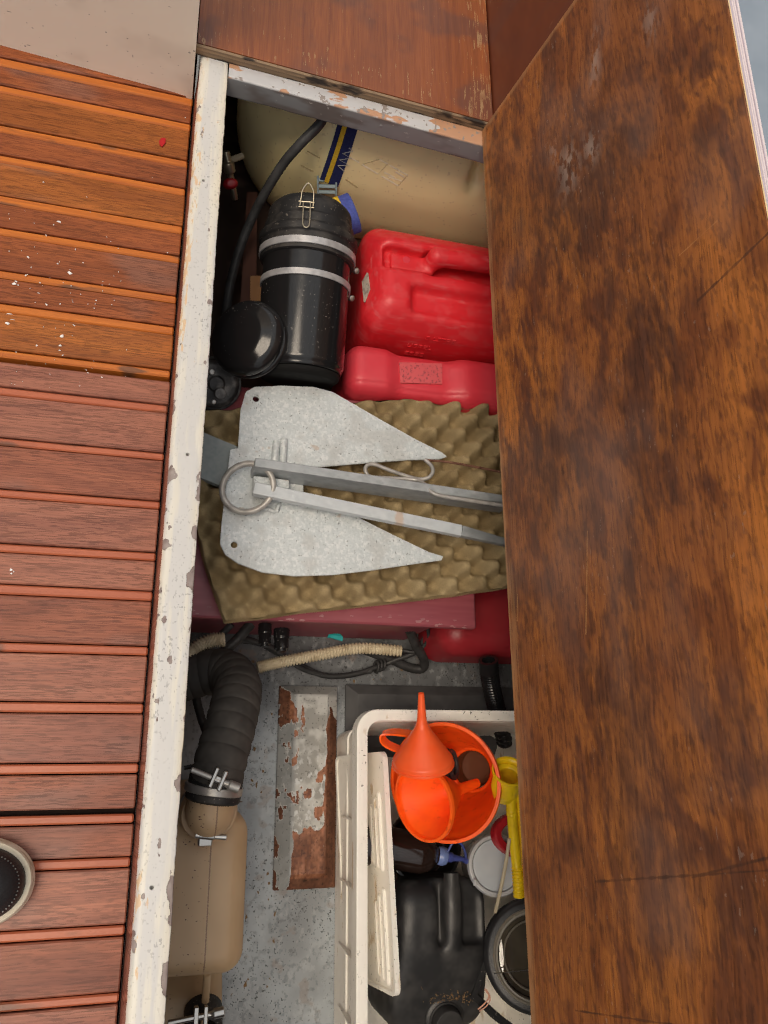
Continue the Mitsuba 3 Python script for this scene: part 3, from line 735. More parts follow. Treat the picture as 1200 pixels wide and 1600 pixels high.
# ------------------------------------------------------------------ the lid, hinged on the right and leaning a little outward
lean = 0.113 / LU
up = np.array([0.1130, 0, 0.9936]); out = np.array([0.9936, 0, -0.1130])
def L(u, v, w): return np.array([0.4755, 0, 0.0]) + u * up + np.array([0, v, 0]) + w * out
LV0, LV1, LW = -0.74, 1.0305, 0.0165
def lid_slab(u0, u1, v0, v1, w0, w1, ch=0.0012):
    b = cbox((u0, v0, w0), (u1, v1, w1), ch)
    b.vertices = np.array([L(*q) for q in b.vertices])
    if b.volume < 0: b.invert()
    return b
tag('seat_locker__lid', 'raised plywood lid with dark blotched orange brown varnish')
put('seat_locker__lid__panel', lid_slab(0.0, 0.5005, LV0, LV1, 0.0, 0.0030), 'lid_varnish', False)
for a, b, m_ in [(0.0031, 0.0060, 'lid_edge_dark'), (0.0061, 0.0082, 'lid_edge_pale'), (0.0083, 0.0098, 'lid_edge_dark'), (0.0099, 0.0124, 'lid_edge_pale'), (0.0125, 0.0138, 'lid_edge_dark'), (0.0139, 0.0178, 'lid_edge_pale')]:
    put('seat_locker__lid__ply_layer', lid_slab(0.001, 0.5003 + rng.uniform(-.0004, .0004), LV0, LV1 - 0.001, a, b, 0.0003), m_, False)
put('seat_locker__lid__worn_lip', lid_slab(0.5006, 0.5012, LV0, LV1 - 0.001, 0.0003, 0.0019, 0.0002), 'lid_edge_lip', False)

# ------------------------------------------------------------------ red box and foam
ZB = -0.265
tag('red_box', 'dark red painted wooden box under the foam mat', 'box')
put('red_box__top_board', cbox((0.026, 0.2175, ZB - 0.018), (0.540, 0.626, ZB), 0.003), 'redbox', 30)
put('red_box__front', cbox((0.026, 0.236, -0.548), (0.500, 0.62, ZB - 0.0185), 0.002), 'redbox', 30)
corners = A([(300, 652, ZB), (812, 622, ZB), (812, 918, ZB), (350, 976, ZB)])      # TL TR BR BL
nu, nv = 190, 130
uu, vv = np.meshgrid(np.linspace(0, 1, nu), np.linspace(0, 1, nv), indexing='ij')
TL, TR, BR, BL = corners
base = (1 - vv)[..., None] * ((1 - uu)[..., None] * TL + uu[..., None] * TR) + vv[..., None] * ((1 - uu)[..., None] * BL + uu[..., None] * BR)
base[..., 0] -= 0.022 * np.sin(np.pi * np.clip((vv - 0.1) / 0.9, 0, 1)) * (1 - uu) ** 3
wob = meshkit.fbm(np.stack([base[..., 0] * 9, base[..., 1] * 9, 0 * uu], -1), 3, seed=4) - 0.5
base[..., 1] += 0.012 * wob * (np.abs(vv - 0.5) > 0.4)
base[..., 1] = np.minimum(base[..., 1], 0.6255 + 0.004 * wob)
X_, Y_ = base[..., 0], base[..., 1]
th = math.radians(6); a_ = X_ * math.cos(th) + Y_ * math.sin(th); b_ = -X_ * math.sin(th) + Y_ * math.cos(th)
pa = 0.0275
w1 = 0.06 * (meshkit.noise(np.stack([X_ * 14, Y_ * 14, 0 * X_], -1), seed=8) - 0.5)
cell = np.sin(np.pi * a_ / pa + w1 * 8) * np.sin(np.pi * b_ / pa + w1 * 6)
bump = np.tanh(1.7 * cell) / np.tanh(1.7)
press = 0.8 + 0.3 * np.clip((X_ - 0.2) / 0.35, 0, 1)
edge = np.minimum(np.minimum(uu, 1 - uu) * 14, np.minimum(vv, 1 - vv) * 10); edge = np.clip(edge, 0, 1) ** 0.5
hgt = 0.027 + (0.0235 * bump * np.clip(press, 0, 1.1) + 0.006 * wob) * (0.35 + 0.65 * edge)
top = base.copy(); top[..., 2] = ZB + np.maximum(hgt, 0.004)
bot = base.copy(); bot[..., 2] = ZB + 0.0015
idx = np.arange(nu * nv).reshape(nu, nv)
q = np.stack([idx[:-1, :-1], idx[1:, :-1], idx[1:, 1:], idx[:-1, 1:]], -1).reshape(-1, 4)
T_ = np.vstack([q[:, [0, 2, 1]], q[:, [0, 3, 2]]]); N_ = nu * nv
loop = np.concatenate([idx[:, 0], idx[-1, 1:], idx[::-1, -1][1:], idx[0, ::-1][1:-1]])
l2 = np.roll(loop, -1)
side = np.vstack([np.stack([loop, l2, l2 + N_], 1), np.stack([loop, l2 + N_, loop + N_], 1)])
foam = trimesh.Trimesh(np.vstack([top.reshape(-1, 3), bot.reshape(-1, 3)]), np.vstack([T_, T_[:, ::-1] + N_, side]), process=False)
if foam.volume < 0: foam.invert()
put('foam_mat', foam, 'foam', 60, 'brown egg crate foam mat lying under the anchor', 'foam mat')

# ------------------------------------------------------------------ anchor
ZA = -0.208
tag('anchor', 'galvanised steel folding anchor with two pointed flukes lying on the brown foam', 'anchor')
from shapely.geometry import Polygon, Point
outline = [(372, 700), (376, 640), (384, 612), (398, 604), (440, 602), (490, 604), (520, 612), (548, 628), (600, 658), (650, 686), (690, 706), (699, 713), (688, 717), (640, 718), (560, 724), (480, 731), (474, 733),
           (474, 770), (500, 782), (560, 808), (620, 838), (670, 862), (693, 869), (690, 875), (640, 882), (580, 891), (520, 898), (460, 900), (410, 894), (372, 880), (352, 866), (344, 850), (346, 820), (352, 770), (358, 720), (360, 702)]
poly = Polygon(A([(x, y, ZA) for x, y in outline])[:, :2]).buffer(0.0015).buffer(-0.0015)
for px, py in [(400, 623), (366, 851)]:
    c = at(px, py, ZA); poly = poly.difference(Point(c[0], c[1]).buffer(0.0052, 16))
def plate(poly, z0, z1, ch=0.0012):
    M_ = trimesh.creation.extrude_polygon(poly.buffer(-ch), z1 - z0, engine='earcut')
    a = trimesh.creation.extrude_polygon(poly, z1 - z0 - 2 * ch, engine='earcut'); a.apply_translation([0, 0, ch])
    # bevelled edge: three stacked outlines
    out_ = [M_, a]; m_ = conv(out_); m_.apply_translation([0, 0, z0]); return m_
put('anchor__fluke_plate', plate(poly, ZA - 0.006, ZA), 'galvanised', 30)
# dark bar that passes under the plate and the rail
b0 = A([(300, 668, ZA - .010), (372, 698, ZA - .010), (352, 762, ZA - .010), (288, 736, ZA - .010)])
put('anchor__crown_bar', hexa(b0, b0 - [0, 0, 0.012]), 'galv_dark', 30, label='dull dark grey bar at the crown')
# weld beads beside the shank
for (ax, ay), (bx, by) in [((429, 724), (432, 690)), ((442, 726), (444, 686)), ((404, 795), (430, 800)), ((432, 800), (437, 788))]:
    put('anchor__weld_bead', tube([at(ax, ay, ZA + .001), at((ax + bx) / 2, (ay + by) / 2 - 2, ZA + .003), at(bx, by, ZA + .001)], 0.0062 if ay < 760 else 0.0035, 14, 10), 'galvanised', 60)
def bar(p0, p1, w0, w1, t0, t1, side=(0, 1, 0)):
    """A flat bar from p0 to p1 (upper face centres); w across in plan, t deep."""
    p0, p1 = np.array(p0), np.array(p1); d = p1 - p0; s = np.cross([0, 0, 1.0], d); s /= np.linalg.norm(s)
    top_ = np.array([p0 + s * w0 / 2, p0 - s * w0 / 2, p1 + s * w1 / 2, p1 - s * w1 / 2])
    bot_ = top_.copy(); bot_[:2, 2] -= t0; bot_[2:, 2] -= t1
    pts = np.vstack([top_, bot_])
    M_ = m3.Manifold.batch_hull([m3.Manifold.sphere(0.0018, 10).translate(list(map(float, q_ + (pts.mean(0) - q_) / np.linalg.norm(pts.mean(0) - q_) * 0.002))) for q_ in pts])
    return M_
put('anchor__shank', bar(at(398, 722, ZA + .054), at(800, 782, ZA + .050), 0.0115, 0.0115, 0.052, 0.048), 'shank_metal', 40)
put('anchor__shank', bar(at(396, 762, ZA + .036), at(722, 829, ZA + .036), 0.0165, 0.0165, 0.012, 0.010), 'shank_pale', 40)
put('anchor__shank_tip', bar(at(722, 829, ZA + .0358), at(800, 849, ZA + .035), 0.0160, 0.0085, 0.010, 0.008), 'shank_metal', 40, label='dark tapered end of the lower shank')
put('anchor__hinge_lug', bar(at(396, 752, ZA + .026), at(452, 757, ZA + .022), 0.016, 0.012, 0.022, 0.018), 'galvanised', 40)
rc = at(387, 762, ZA + .022); a = np.linspace(0, 2 * np.pi, 48, endpoint=False)
ringp = rc + np.stack([0.0385 * np.cos(a), 0.0375 * np.sin(a), 0.016 * np.cos(a - 0.6)], 1)
put('anchor__ring', sweep(ringp, circ(0.0050, 12), True), 'zinc_wire', 60, label='dull grey steel ring')
zc = ZA + .016
put('anchor__wire_clip', tube([at(*p) for p in [(664, 718, zc), (674, 728, zc + .004), (676, 738, zc + .006), (668, 747, zc + .004), (650, 748, zc), (612, 736, zc), (586, 726, zc), (574, 727, zc), (571, 736, zc), (580, 745, zc), (610, 747, zc), (650, 750, zc + .006), (664, 757, zc + .026), (673, 768, zc + .036), (690, 775, zc + .0395), (740, 783, zc + .0395), (800, 792, zc + .0385)]], 0.0034, 150, 10), 'zinc_wire', 60, label='bent galvanised wire clip')
put('anchor__thin_rod', tube([at(668, 719, zc - .004), at(700, 722, zc - .004), at(745, 730, zc - .004), at(800, 741, zc - .004)], 0.0022, 20, 8), 'rusty', 60, label='thin rusty rod')

# ------------------------------------------------------------------ cream tank beyond, with its strap
def f_tank(p):
    d = sd_box(p, (0.485, 1.262, -0.245), (0.405, 0.235, 0.225), 0.20)
    for x0 in (0.52, 0.575):
        g = sd_cap(p, (x0, 1.02, -0.16), (x0, 1.17, -0.02), 0.012)
        d = smax(d, -g, 0.01)
    return d
tag('cream_tank', 'big cream plastic tank in the shade at the far end of the locker', 'tank')
put('cream_tank__body', nets(f_tank, (0.06, 1.00, -0.49), (0.91, 1.52, 0.0), 0.0075), 'cream_plastic', True)
def mark(pts, r, m_='cream_line'):
    P = [hit(x, y, f_tank) for x, y in pts]
    put('cream_tank__raised_mark', sweep(curve(P, 3 + 6 * (len(P) - 1)), circ(r, 8)), m_, 60)
mark([(548, 246), (561, 254)], 0.0010); mark([(566, 257), (591, 272)], 0.0012); mark([(596, 275), (622, 290)], 0.0012)
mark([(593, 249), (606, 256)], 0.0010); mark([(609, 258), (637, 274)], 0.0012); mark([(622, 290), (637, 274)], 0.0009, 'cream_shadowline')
mark([(600, 269), (616, 277)], 0.0012); mark([(618, 268), (632, 277)], 0.0014); mark([(606, 276), (628, 283)], 0.0010)
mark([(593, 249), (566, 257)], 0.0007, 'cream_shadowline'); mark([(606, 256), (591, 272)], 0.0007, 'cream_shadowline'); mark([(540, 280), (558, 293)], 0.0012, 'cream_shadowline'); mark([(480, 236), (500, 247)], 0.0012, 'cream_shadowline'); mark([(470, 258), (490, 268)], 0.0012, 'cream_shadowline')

tag('lashing_strap', 'navy and yellow lashing strap with steel buckle around the cream tank', 'strap')
def ribbon(pts, w, t, f=None, lift=0.003, n=24, off=0.0):
    P = curve([hit(x, y, f, lift=lift) for x, y in pts], n) if f else curve(pts, n)
    view = P - np.array([0, 0, CAM_H]); view /= np.linalg.norm(view, axis=1, keepdims=True)
    tt = np.gradient(P, axis=0); tt /= np.linalg.norm(tt, axis=1, keepdims=True)
    e = 1e-3
    nn = np.stack([f(P + np.eye(3)[k] * e) - f(P - np.eye(3)[k] * e) for k in range(3)], 1); nn /= np.linalg.norm(nn, axis=1, keepdims=True)
    s = np.cross(nn, tt); s /= np.linalg.norm(s, axis=1, keepdims=True)
    if s[0] @ ROT[:, 0] < 0: s = -s
    C = P + s * off
    rows = np.stack([C - s * w / 2, C + s * w / 2, C + s * w / 2 + nn * t, C - s * w / 2 + nn * t], 1)
    v = rows.reshape(-1, 3); i, j = np.meshgrid(np.arange(n - 1), np.arange(4), indexing='ij'); j2 = (j + 1) % 4
    q = np.stack([i * 4 + j, i * 4 + j2, (i + 1) * 4 + j2, (i + 1) * 4 + j], -1).reshape(-1, 4)
    m_ = trimesh.Trimesh(v, np.vstack([q[:, [0, 1, 2]], q[:, [0, 2, 3]], [[0, 2, 1], [0, 3, 2], [4 * n - 4, 4 * n - 3, 4 * n - 2], [4 * n - 4, 4 * n - 2, 4 * n - 1]]]), process=False)
    if m_.volume < 0: m_.invert()
    return m_
web = [(552, 165), (543, 198), (530, 240), (514, 286)]
put('lashing_strap__webbing', ribbon(web, 0.036, 0.002, f_tank, 0.001), 'webbing_navy', 20)
put('lashing_strap__yellow_stripe', ribbon(web[:], 0.0085, 0.001, f_tank, 0.0042, off=-0.005), 'webbing_yellow', 20)
zz = [(541, 231), (548, 236), (531, 240), (545, 247), (527, 250), (541, 258), (524, 259), (534, 268)]
put('lashing_strap__stitching', sweep(np.array([hit(x + 4, y, f_tank, lift=0.0062) for x, y in zz]), circ(0.0008, 6)), 'thread', False)
bc = hit(511, 291, f_tank, lift=0.008)
vw = bc - np.array([0, 0, CAM_H]); vw /= np.linalg.norm(vw); Bk = basis(-vw, ROT[:, 1])
def local(b, c, Bm): b.vertices = b.vertices @ Bm.T + c; return b
sgn = 1 if Bk[:, 0] @ ROT[:, 0] > 0 else -1
for dy in (-0.011, 0.0, 0.010):
    put('lashing_strap__buckle_bar', local(cbox((-0.016, dy - 0.0035, -0.002), (0.016, dy + 0.0035, 0.003), 0.001), bc, Bk), 'buckle', 30)
for dx in (-0.017, 0.017):
    put('lashing_strap__buckle_side', local(cbox((dx - 0.002, -0.018, -0.004), (dx + 0.002, 0.017, 0.004), 0.001), bc, Bk), 'buckle', 30)

# ------------------------------------------------------------------ air filter canister
ax = np.array([0.0, math.cos(math.radians(14)), math.sin(math.radians(14))])
cb = at(467, 598, -0.215)
def can(h): return cb + ax * h
RC = 0.0755
tag('air_filter', 'black cylindrical air filter canister with two grey clamp bands and a round side cap', 'air filter')
put('air_filter__body', lathe(rnd([(0, 0.016), (0.0715, 0.016), (0.0725, 0.022), (RC - .001, 0.026), (RC, 0.030), (RC, 0.250), (0, 0.250)], 0.006, 4), cb, ax, 64), 'black_gloss', 30)
put('air_filter__base', lathe(rnd([(0, 0.002), (0.062, 0.002), (0.069, 0.008), (0.070, 0.0155), (0, 0.0155)], 0.004, 3), cb, ax, 64), 'matte_black', 30)
put('air_filter__collar', lathe(rnd([(RC + .0005, 0.206), (RC + .006, 0.208), (RC + .006, 0.236), (RC + .010, 0.239), (RC + .010, 0.250), (RC + .004, 0.256), (0, 0.256)], 0.002, 2), cb, ax, 64), 'black_dusty', 30)
put('air_filter__cover', lathe(rnd([(RC + .003, 0.256), (RC + .002, 0.270), (RC - .001, 0.273), (RC - .004, 0.298), (RC - .017, 0.311), (0.03, 0.316), (0, 0.316)], 0.006, 3), cb, ax, 64), 'black_dusty', 30, label='dusty matt black domed cover')
for h0, w in [(0.163, 0.011), (0.214, 0.012)]:
    rr = RC + (0.0062 if h0 > 0.2 else 0.0005)
    put('air_filter__clamp_band', lathe(rnd([(rr, h0), (rr + .0022, h0), (rr + .0022, h0 + w), (rr, h0 + w), (rr, h0)], 0.0006, 1), cb, ax, 64), 'band_grey', 30)
    sgl = np.array([math.cos(math.radians(-8)), 0, math.sin(math.radians(-8))]); sp_ = can(h0 + w / 2) + sgl * (rr + 0.010)
    put('air_filter__clamp_screw', conv([lathe(rnd([(0, .004), (.0055, .003), (.0055, -.004), (0, -.004)], .001, 1), sp_, (0.2, -0.5, 0.85), k=16), lathe([(0, 0), (.0025, 0), (.0025, -.03), (0, -.03)], sp_, (0.2, -0.5, 0.85), k=10)]), 'steel', 30)
# spring clip on the cover
upv = np.cross(ax, [1, 0, 0]); upv = upv if upv[2] > 0 else -upv
def onc(x, h, r): return can(h) + np.array([x, 0, 0]) + upv * math.sqrt(max((RC + r) ** 2 - x ** 2, 0))
xs_ = -0.020
clip = [onc(xs_ + 0.0052, .282, .013), onc(xs_ + 0.0055, .268, .014), onc(xs_ + 0.0048, .246, .016), onc(xs_ - .0048, .246, .016), onc(xs_ - .0055, .268, .014), onc(xs_ - .0052, .282, .013)]
put('air_filter__spring_clip', conv([tube([onc(xs_ - .0058, .282, .006), onc(xs_ - .0056, .268, .010), onc(xs_ - .0046, .239, .015), onc(xs_ + .0046, .239, .015), onc(xs_ + .0056, .268, .010), onc(xs_ + .0058, .282, .006)], 0.0011, 50, 8),
    tube([onc(xs_ - .0105, .276, .006), onc(xs_ - .0100, .286, .009), onc(xs_ - .0085, .300, .010), onc(xs_, .313, .009), onc(xs_ + .0085, .300, .010), onc(xs_ + .0100, .286, .009), onc(xs_ + .0105, .276, .006)], 0.0012, 50, 8),
    tube([onc(xs_ - .0125, .283, .006), onc(xs_ + .0125, .283, .006)], 0.0014, 4, 8, smooth=False), tube([onc(xs_ - .0125, .274, .006), onc(xs_ + .0125, .274, .006)], 0.0012, 4, 8, smooth=False)]), 'brassy', 60, label='bright bent wire spring clip')
# round inlet cap on the left side
cc = at(381, 524, -0.148); cax = np.array([-0.52, -0.12, 0.80]); cax /= np.linalg.norm(cax)
cap_c = cc
put('air_filter__inlet_cap', lathe(rnd([(0, 0.013), (0.036, 0.011), (0.056, 0.003), (0.0640, -0.008), (0.0640, -0.018), (0.057, -0.024), (0.061, -0.026), (0.0640, -0.031), (0.058, -0.039), (0.03, -0.042), (0, -0.042)], 0.005, 4), cap_c, cax, 64), 'black_gloss', 40, label='glossy black mushroom shaped inlet cap')
put('air_filter__inlet_neck', lathe(rnd([(0.031, -0.040), (0.031, -0.052), (0.034, -0.054), (0.034, -0.062), (0.030, -0.066), (0.030, -0.12), (0, -0.12)], 0.002, 2), cap_c, cax, 48), 'black_dusty', 30)
put('air_filter__neck_clamp', lathe(rnd([(0.0312, -0.0425), (0.0335, -0.0425), (0.0335, -0.0515), (0.0312, -0.0515), (0.0312, -0.0425)], 0.0005, 1), cap_c, cax, 48), 'brassy', 30)
cs = at(430, 573, -0.195)
put('air_filter__neck_screw', conv([bolt(cs, (0.9, -.3, .3), 0.0052, 0.010), lathe([(0, 0), (.003, 0), (.003, -.025), (0, -.025)], cs, (0.9, -.3, .3), k=10)]), 'brassy', 30)

# rolled tail of the strap lying against the filter cover
rc_ = at(541, 337, -0.175); rax = np.array([0.86, 0.35, 0.36]); rax /= np.linalg.norm(rax)
rp = lambda r, a0, a1, w0, w1: rnd([(r, w0), (r + .004, w0), (r + .004, w1), (r, w1), (r, w0)], 0.0005, 1)
for k_ in range(4):
    r_ = 0.016 + 0.0052 * k_
    put('lashing_strap__roll_turn', lathe(rp(r_, 0, 0, -0.016 + .0012 * (k_ % 2), 0.016 + .0008 * (k_ % 3)), rc_, rax, 48), 'webbing_blue', 30)
put('lashing_strap__roll_stripe', lathe(rnd([(0.0357, -0.013), (0.0367, -0.013), (0.0367, -0.004), (0.0357, -0.004), (0.0357, -0.013)], 0.0002, 1), rc_, rax, 48), 'webbing_yellow', 30)

# ------------------------------------------------------------------ black hose across the tank, board, valve, casting
put('black_hose', tube([at(512, 165, -0.05), at(500, 193, -0.07), at(470, 224, -0.10), at(441, 258, -0.14), at(412, 305, -0.19), at(392, 345, -0.23), at(376, 385, -0.26), at(363, 430, -0.29), at(354, 480, -0.32), at(346, 540, -0.36)], 0.0085, 80, 16), 'black_rubber', 60,
    'black rubber hose running down across the cream tank past the air filter', 'hose')
put('wooden_post', hexa(A([(386, 300, -0.30), (402, 300, -0.30), (374, 500, -0.30), (400, 500, -0.30)]), A([(386, 300, -0.34), (402, 300, -0.34), (374, 500, -0.34), (400, 500, -0.34)])), 'dark_wood', 30, 'dark brown wooden strip between the black hose and the air filter', 'wooden strip')
put('wood_block', hexa(A([(391, 431, -0.29), (409, 431, -0.29), (391, 470, -0.29), (409, 470, -0.29)]), A([(391, 431, -0.33), (409, 431, -0.33), (391, 470, -0.33), (409, 470, -0.33)])), 'bare_wood', 30, 'small pale wood block tucked behind the air filter', 'wood block')
tag('valve', 'small fuel valve with a red knob in the dark corner behind the white rail', 'valve')
vc = at(360, 287, -0.23)
put('valve__knob', lathe(rnd([(0, .012), (.010, .011), (.014, .004), (.014, -.006), (.007, -.012), (0, -.012)], .003, 3), vc, (0.2, -.5, .8), k=20, ell=0.7), 'red_handle', 40)
put('valve__body', lathe(rnd([(0, .03), (.007, .03), (.007, .012), (.011, .010), (.011, -.008), (.006, -.010), (.006, -.06), (0, -.06)], .002, 2), at(358, 262, -0.25), (-.3, .5, .8), k=16), 'brassy', 30)
put('valve__pipe_end', lathe(rnd([(0, .02), (.006, .018), (.006, -.02), (0, -.02)], .002, 2), at(366, 248, -0.25), (.8, .3, .3), k=14), 'dowel', 30)
tag('pump_housing', 'grey black cast metal housing with screws at the left below the round cap', 'pump')
pc = at(338, 600, -0.225); pax = np.array([0.1, -0.45, 0.9]); pax /= np.linalg.norm(pax)
put('pump_housing__body', lathe(rnd([(0, .004), (.012, .004), (.014, .001), (.034, 0), (.040, -.006), (.040, -.02), (.036, -.06), (0, -.06)], .003, 3), pc, pax, 40), 'cast_grey', 30)
put('pump_housing__flange', lathe(rnd([(.0405, -.021), (.046, -.021), (.046, -.028), (.040, -.029)], .001, 1), pc, pax, 40), 'cast_grey', 30)
put('pump_housing__boss', lathe(rnd([(0, .005), (.0095, .004), (.0095, -.004), (0, -.004)], .001, 1), at(344, 615, -0.214), pax, 24), 'cast_grey', 30)
put('pump_housing__screw', lathe(rnd([(0, .003), (.005, .002), (.005, -.003), (0, -.003)], .001, 1), at(331, 581, -0.212), pax, 16), 'steel_dull', 30)
put('pump_housing__screw', lathe(rnd([(0, .003), (.004, .002), (.004, -.003), (0, -.003)], .001, 1), at(334, 628, -0.214), pax, 16), 'steel_dull', 30)
# shelf that the filter and cans stand on
put('locker_shelf', cbox((0.026, 0.663, -0.40), (0.95, 1.60, -0.375), 0.002), 'inner_dark', 30, 'dark dirty shelf under the air filter and the red fuel cans', 'shelf')
cr = []
for _ in range(70):
    c = at(rng.uniform(548, 575), rng.uniform(400, 470), -0.372); s = rng.uniform(.0008, .0026)
    cr.append(trimesh.convex.convex_hull(c + rng.normal(0, s, (8, 3)) * [1, 1, .4]))
put('crumbs', conv(cr), 'flake_white', False, kind='stuff', label='pale crumbs and flakes on the dark shelf beside the red can')

# ------------------------------------------------------------------ red fuel cans
jt = -0.175
def f_can(p):
    d = sd_box(p, (0.520, 0.845, -0.275), (0.205, 0.108, 0.100), 0.038)
    d = smin(d, sd_box(p, (0.520, 0.840, -0.26), (0.185, 0.085, 0.105), 0.03), 0.02)
    well = smin(sd_box(p, (0.560, 0.868, -0.160), (0.135, 0.026, 0.035), 0.012), sd_box(p, (0.400, 0.866, -0.162), (0.052, 0.022, 0.016), 0.008), 0.01)          # hollow under the grip
    d = smax(d, -well, 0.012)
    step = sd_box(p, (0.60, 0.790, -0.165), (0.20, 0.022, 0.012), 0.010)
    d = smax(d, -step, 0.02)
    pan = sd_box(p, (0.55, 0.720, -0.29), (0.13, 0.0060, 0.055), 0.004)
    d = smax(d, -pan, 0.006)
    return d
tag('red_fuel_can', 'bright red plastic fuel can with moulded carrying handle, upper of two beside the air filter', 'fuel can')
put('red_fuel_can__body', nets(f_can, (0.29, 0.70, -0.40), (0.75, 0.97, -0.14), 0.0045), 'red_plastic', True)
put('red_fuel_can__handle', nets(lambda p: smin(sd_cap(p, (0.448, 0.880, -0.158), (0.74, 0.890, -0.154), 0.0165), smin(sd_cap(p, (0.448, 0.880, -0.158), (0.432, 0.862, -0.190), 0.013), sd_box(p, (0.402, 0.868, -0.1765), (0.040, 0.0165, 0.005), 0.003), 0.010), 0.014),
    (0.35, 0.84, -0.21), (0.77, 0.915, -0.13), 0.004), 'red_plastic', True)
hp = at(635, 406, -0.1715)
put('red_fuel_can__handle_eye', lathe(rnd([(0, .0010), (.0072, .0008), (.0072, -.002), (0, -.002)], .0005, 1), hp, (0, 0, 1), 20), 'red_plastic_pink', 30)
lb = [hit(x, y, f_can) for x, y in [(568, 442), (576, 427), (579, 452), (571, 473)]]
cen = np.mean(lb, 0); nrm = np.cross(lb[1] - lb[0], lb[2] - lb[0]); nrm /= np.linalg.norm(nrm); nrm *= -np.sign(nrm @ (cen - [0, 0, CAM_H]))
put('red_fuel_can__paper_label', trimesh.convex.convex_hull(np.vstack([np.array(lb) + nrm * .0006, np.array(lb) + nrm * .0045])), 'paper', False, label='torn pale paper label')
def emboss(key, text, h, px, py, m_, xdir, f, dx=0.0):
    t = meshkit.text_mesh(text, h, 0.0022)
    v = t.vertices.copy()
    t.vertices = np.stack([v[:, 0], v[:, 2] * -1, v[:, 1]], 1)          # stands upright, facing the camera side
    p0 = hit(px, py, f); t.apply_translation(p0 + [0, -0.0004, 0])
    put(key, t, m_, False)
emboss('red_fuel_can__raised_text', '5 LITRE', 0.0115, 662, 529, 'red_plastic', None, f_can)
emboss('red_fuel_can__raised_text', 'UEREL', 0.0115, 634, 540, 'red_plastic', None, f_can)
emboss('red_fuel_can__raised_text', 'ESSE', 0.0115, 630, 552, 'red_plastic', None, f_can)

def f_can2(p):
    d = sd_box(p, (0.475, 0.676, -0.318), (0.175, 0.045, 0.084), 0.026)
    lump = sd_box(p, (0.345, 0.676, -0.253), (0.044, 0.045, 0.032), 0.026)
    lump2 = sd_box(p, (0.560, 0.676, -0.258), (0.055, 0.045, 0.032), 0.028)
    d = smin(smin(d, lump, 0.02), lump2, 0.03)
    groove = np.abs(p[:, 1] - 0.644) - 0.0010
    return smax(d, -np.maximum(groove, -(d + 0.0018)), 0.002)
tag('red_fuel_can_001', 'pinkish red plastic fuel can lying between the foam mat and the brighter red can', 'fuel can')
put('red_fuel_can_001__body', nets(f_can2, (0.28, 0.62, -0.40), (0.67, 0.74, -0.21), 0.004), 'red_plastic_pink', True)
lb = np.array([hit(x, y, f_can2) for x, y in [(623, 567), (690, 569), (690, 601), (625, 599)]])
put('red_fuel_can_001__worn_label', trimesh.convex.convex_hull(np.vstack([lb + [0, 0, .0030], lb - [0, 0, .004]])), 'worn_label', False, label='faded worn label with specks of black print')
def f_can3(p):
    return sd_box(p, (0.645, 0.272, -0.455), (0.130, 0.085, 0.090), 0.045)
tag('red_fuel_can_002', 'dark red fuel can standing on the floor at the right end of the red box', 'fuel can')
put('red_fuel_can_002__body', nets(f_can3, (0.49, 0.17, -0.56), (0.80, 0.38, -0.35), 0.005), 'red_plastic_dark', True)

# ------------------------------------------------------------------ wiring in front of the red box
tag('cable_loom', 'tangle of black cables and cream corrugated conduit hanging below the red box', 'cables')
def cable(pts, r, m_='black_rubber', key='cable_loom__cable'):
    put(key, tube([at(*p) for p in pts], r, 60, 10), m_, 60)
cable([(392, 975, -.42), (368, 1002, -.42), (340, 1025, -.43), (312, 1042, -.44), (280, 1062, -.45)], 0.0095)
cable([(362, 975, -.40), (345, 992, -.41), (320, 1010, -.41), (298, 1030, -.42), (270, 1050, -.42)], 0.0065)
cable([(325, 1020, -.45), (308, 1052, -.46), (306, 1085, -.47), (314, 1120, -.48), (323, 1150, -.48), (318, 1180, -.47)], 0.0075)
cable([(372, 1000, -.47), (405, 1005, -.48), (430, 1018, -.50), (470, 1040, -.52), (510, 1056, -.53), (555, 1053, -.53), (590, 1042, -.53), (620, 1030, -.52), (650, 1018, -.50), (664, 996, -.48), (668, 978, -.46)], 0.0055)
cable([(380, 996, -.46), (425, 1012, -.48), (450, 1030, -.50), (480, 1048, -.52), (530, 1057, -.535), (580, 1048, -.53)], 0.005)
cable([(640, 985, -.44), (650, 1008, -.47), (662, 1030, -.51), (660, 1044, -.53), (640, 1043, -.535), (610, 1030, -.53), (560, 1012, -.52)], 0.0095)
cable([(668, 980, -.42), (669, 1000, -.46), (650, 1018, -.49), (628, 1016, -.50)], 0.0035)
cable([(288, 1200, -.36), (310, 1196, -.36), (322, 1198, -.36)], 0.0035)
for q_ in (0, 1, 2):
    c = at(588 + 5 * q_, 1042 - 2 * q_, -.527); a = np.linspace(0, 2 * np.pi, 20, endpoint=False)
    put('cable_loom__tie', sweep(c + np.stack([0.002 * np.sin(a), 0.0105 * np.cos(a), 0.0105 * np.sin(a)], 1), circ(0.0028, 8), True), 'black_rubber', 60)
def corrugated(pts, r, key, m_, pitch=0.0058, amp=0.14, k=16):
    P = [at(*p) for p in pts]; c = curve(P, 400); ln = np.linalg.norm(np.diff(c, axis=0), axis=1).sum()
    c = curve(P, int(ln / pitch * 9)); s = np.linspace(0, ln, len(c))
    put(key, sweep(c, circ(r, k), scale=1 + amp * np.clip(np.sin(2 * np.pi * s / pitch) * 2, -1, 1)), m_, 60)
corrugated([(270, 1062, -.41), (290, 1030, -.41), (308, 1012, -.41), (330, 1001, -.41), (349, 999, -.41)], 0.0118, 'cable_loom__conduit', 'conduit')
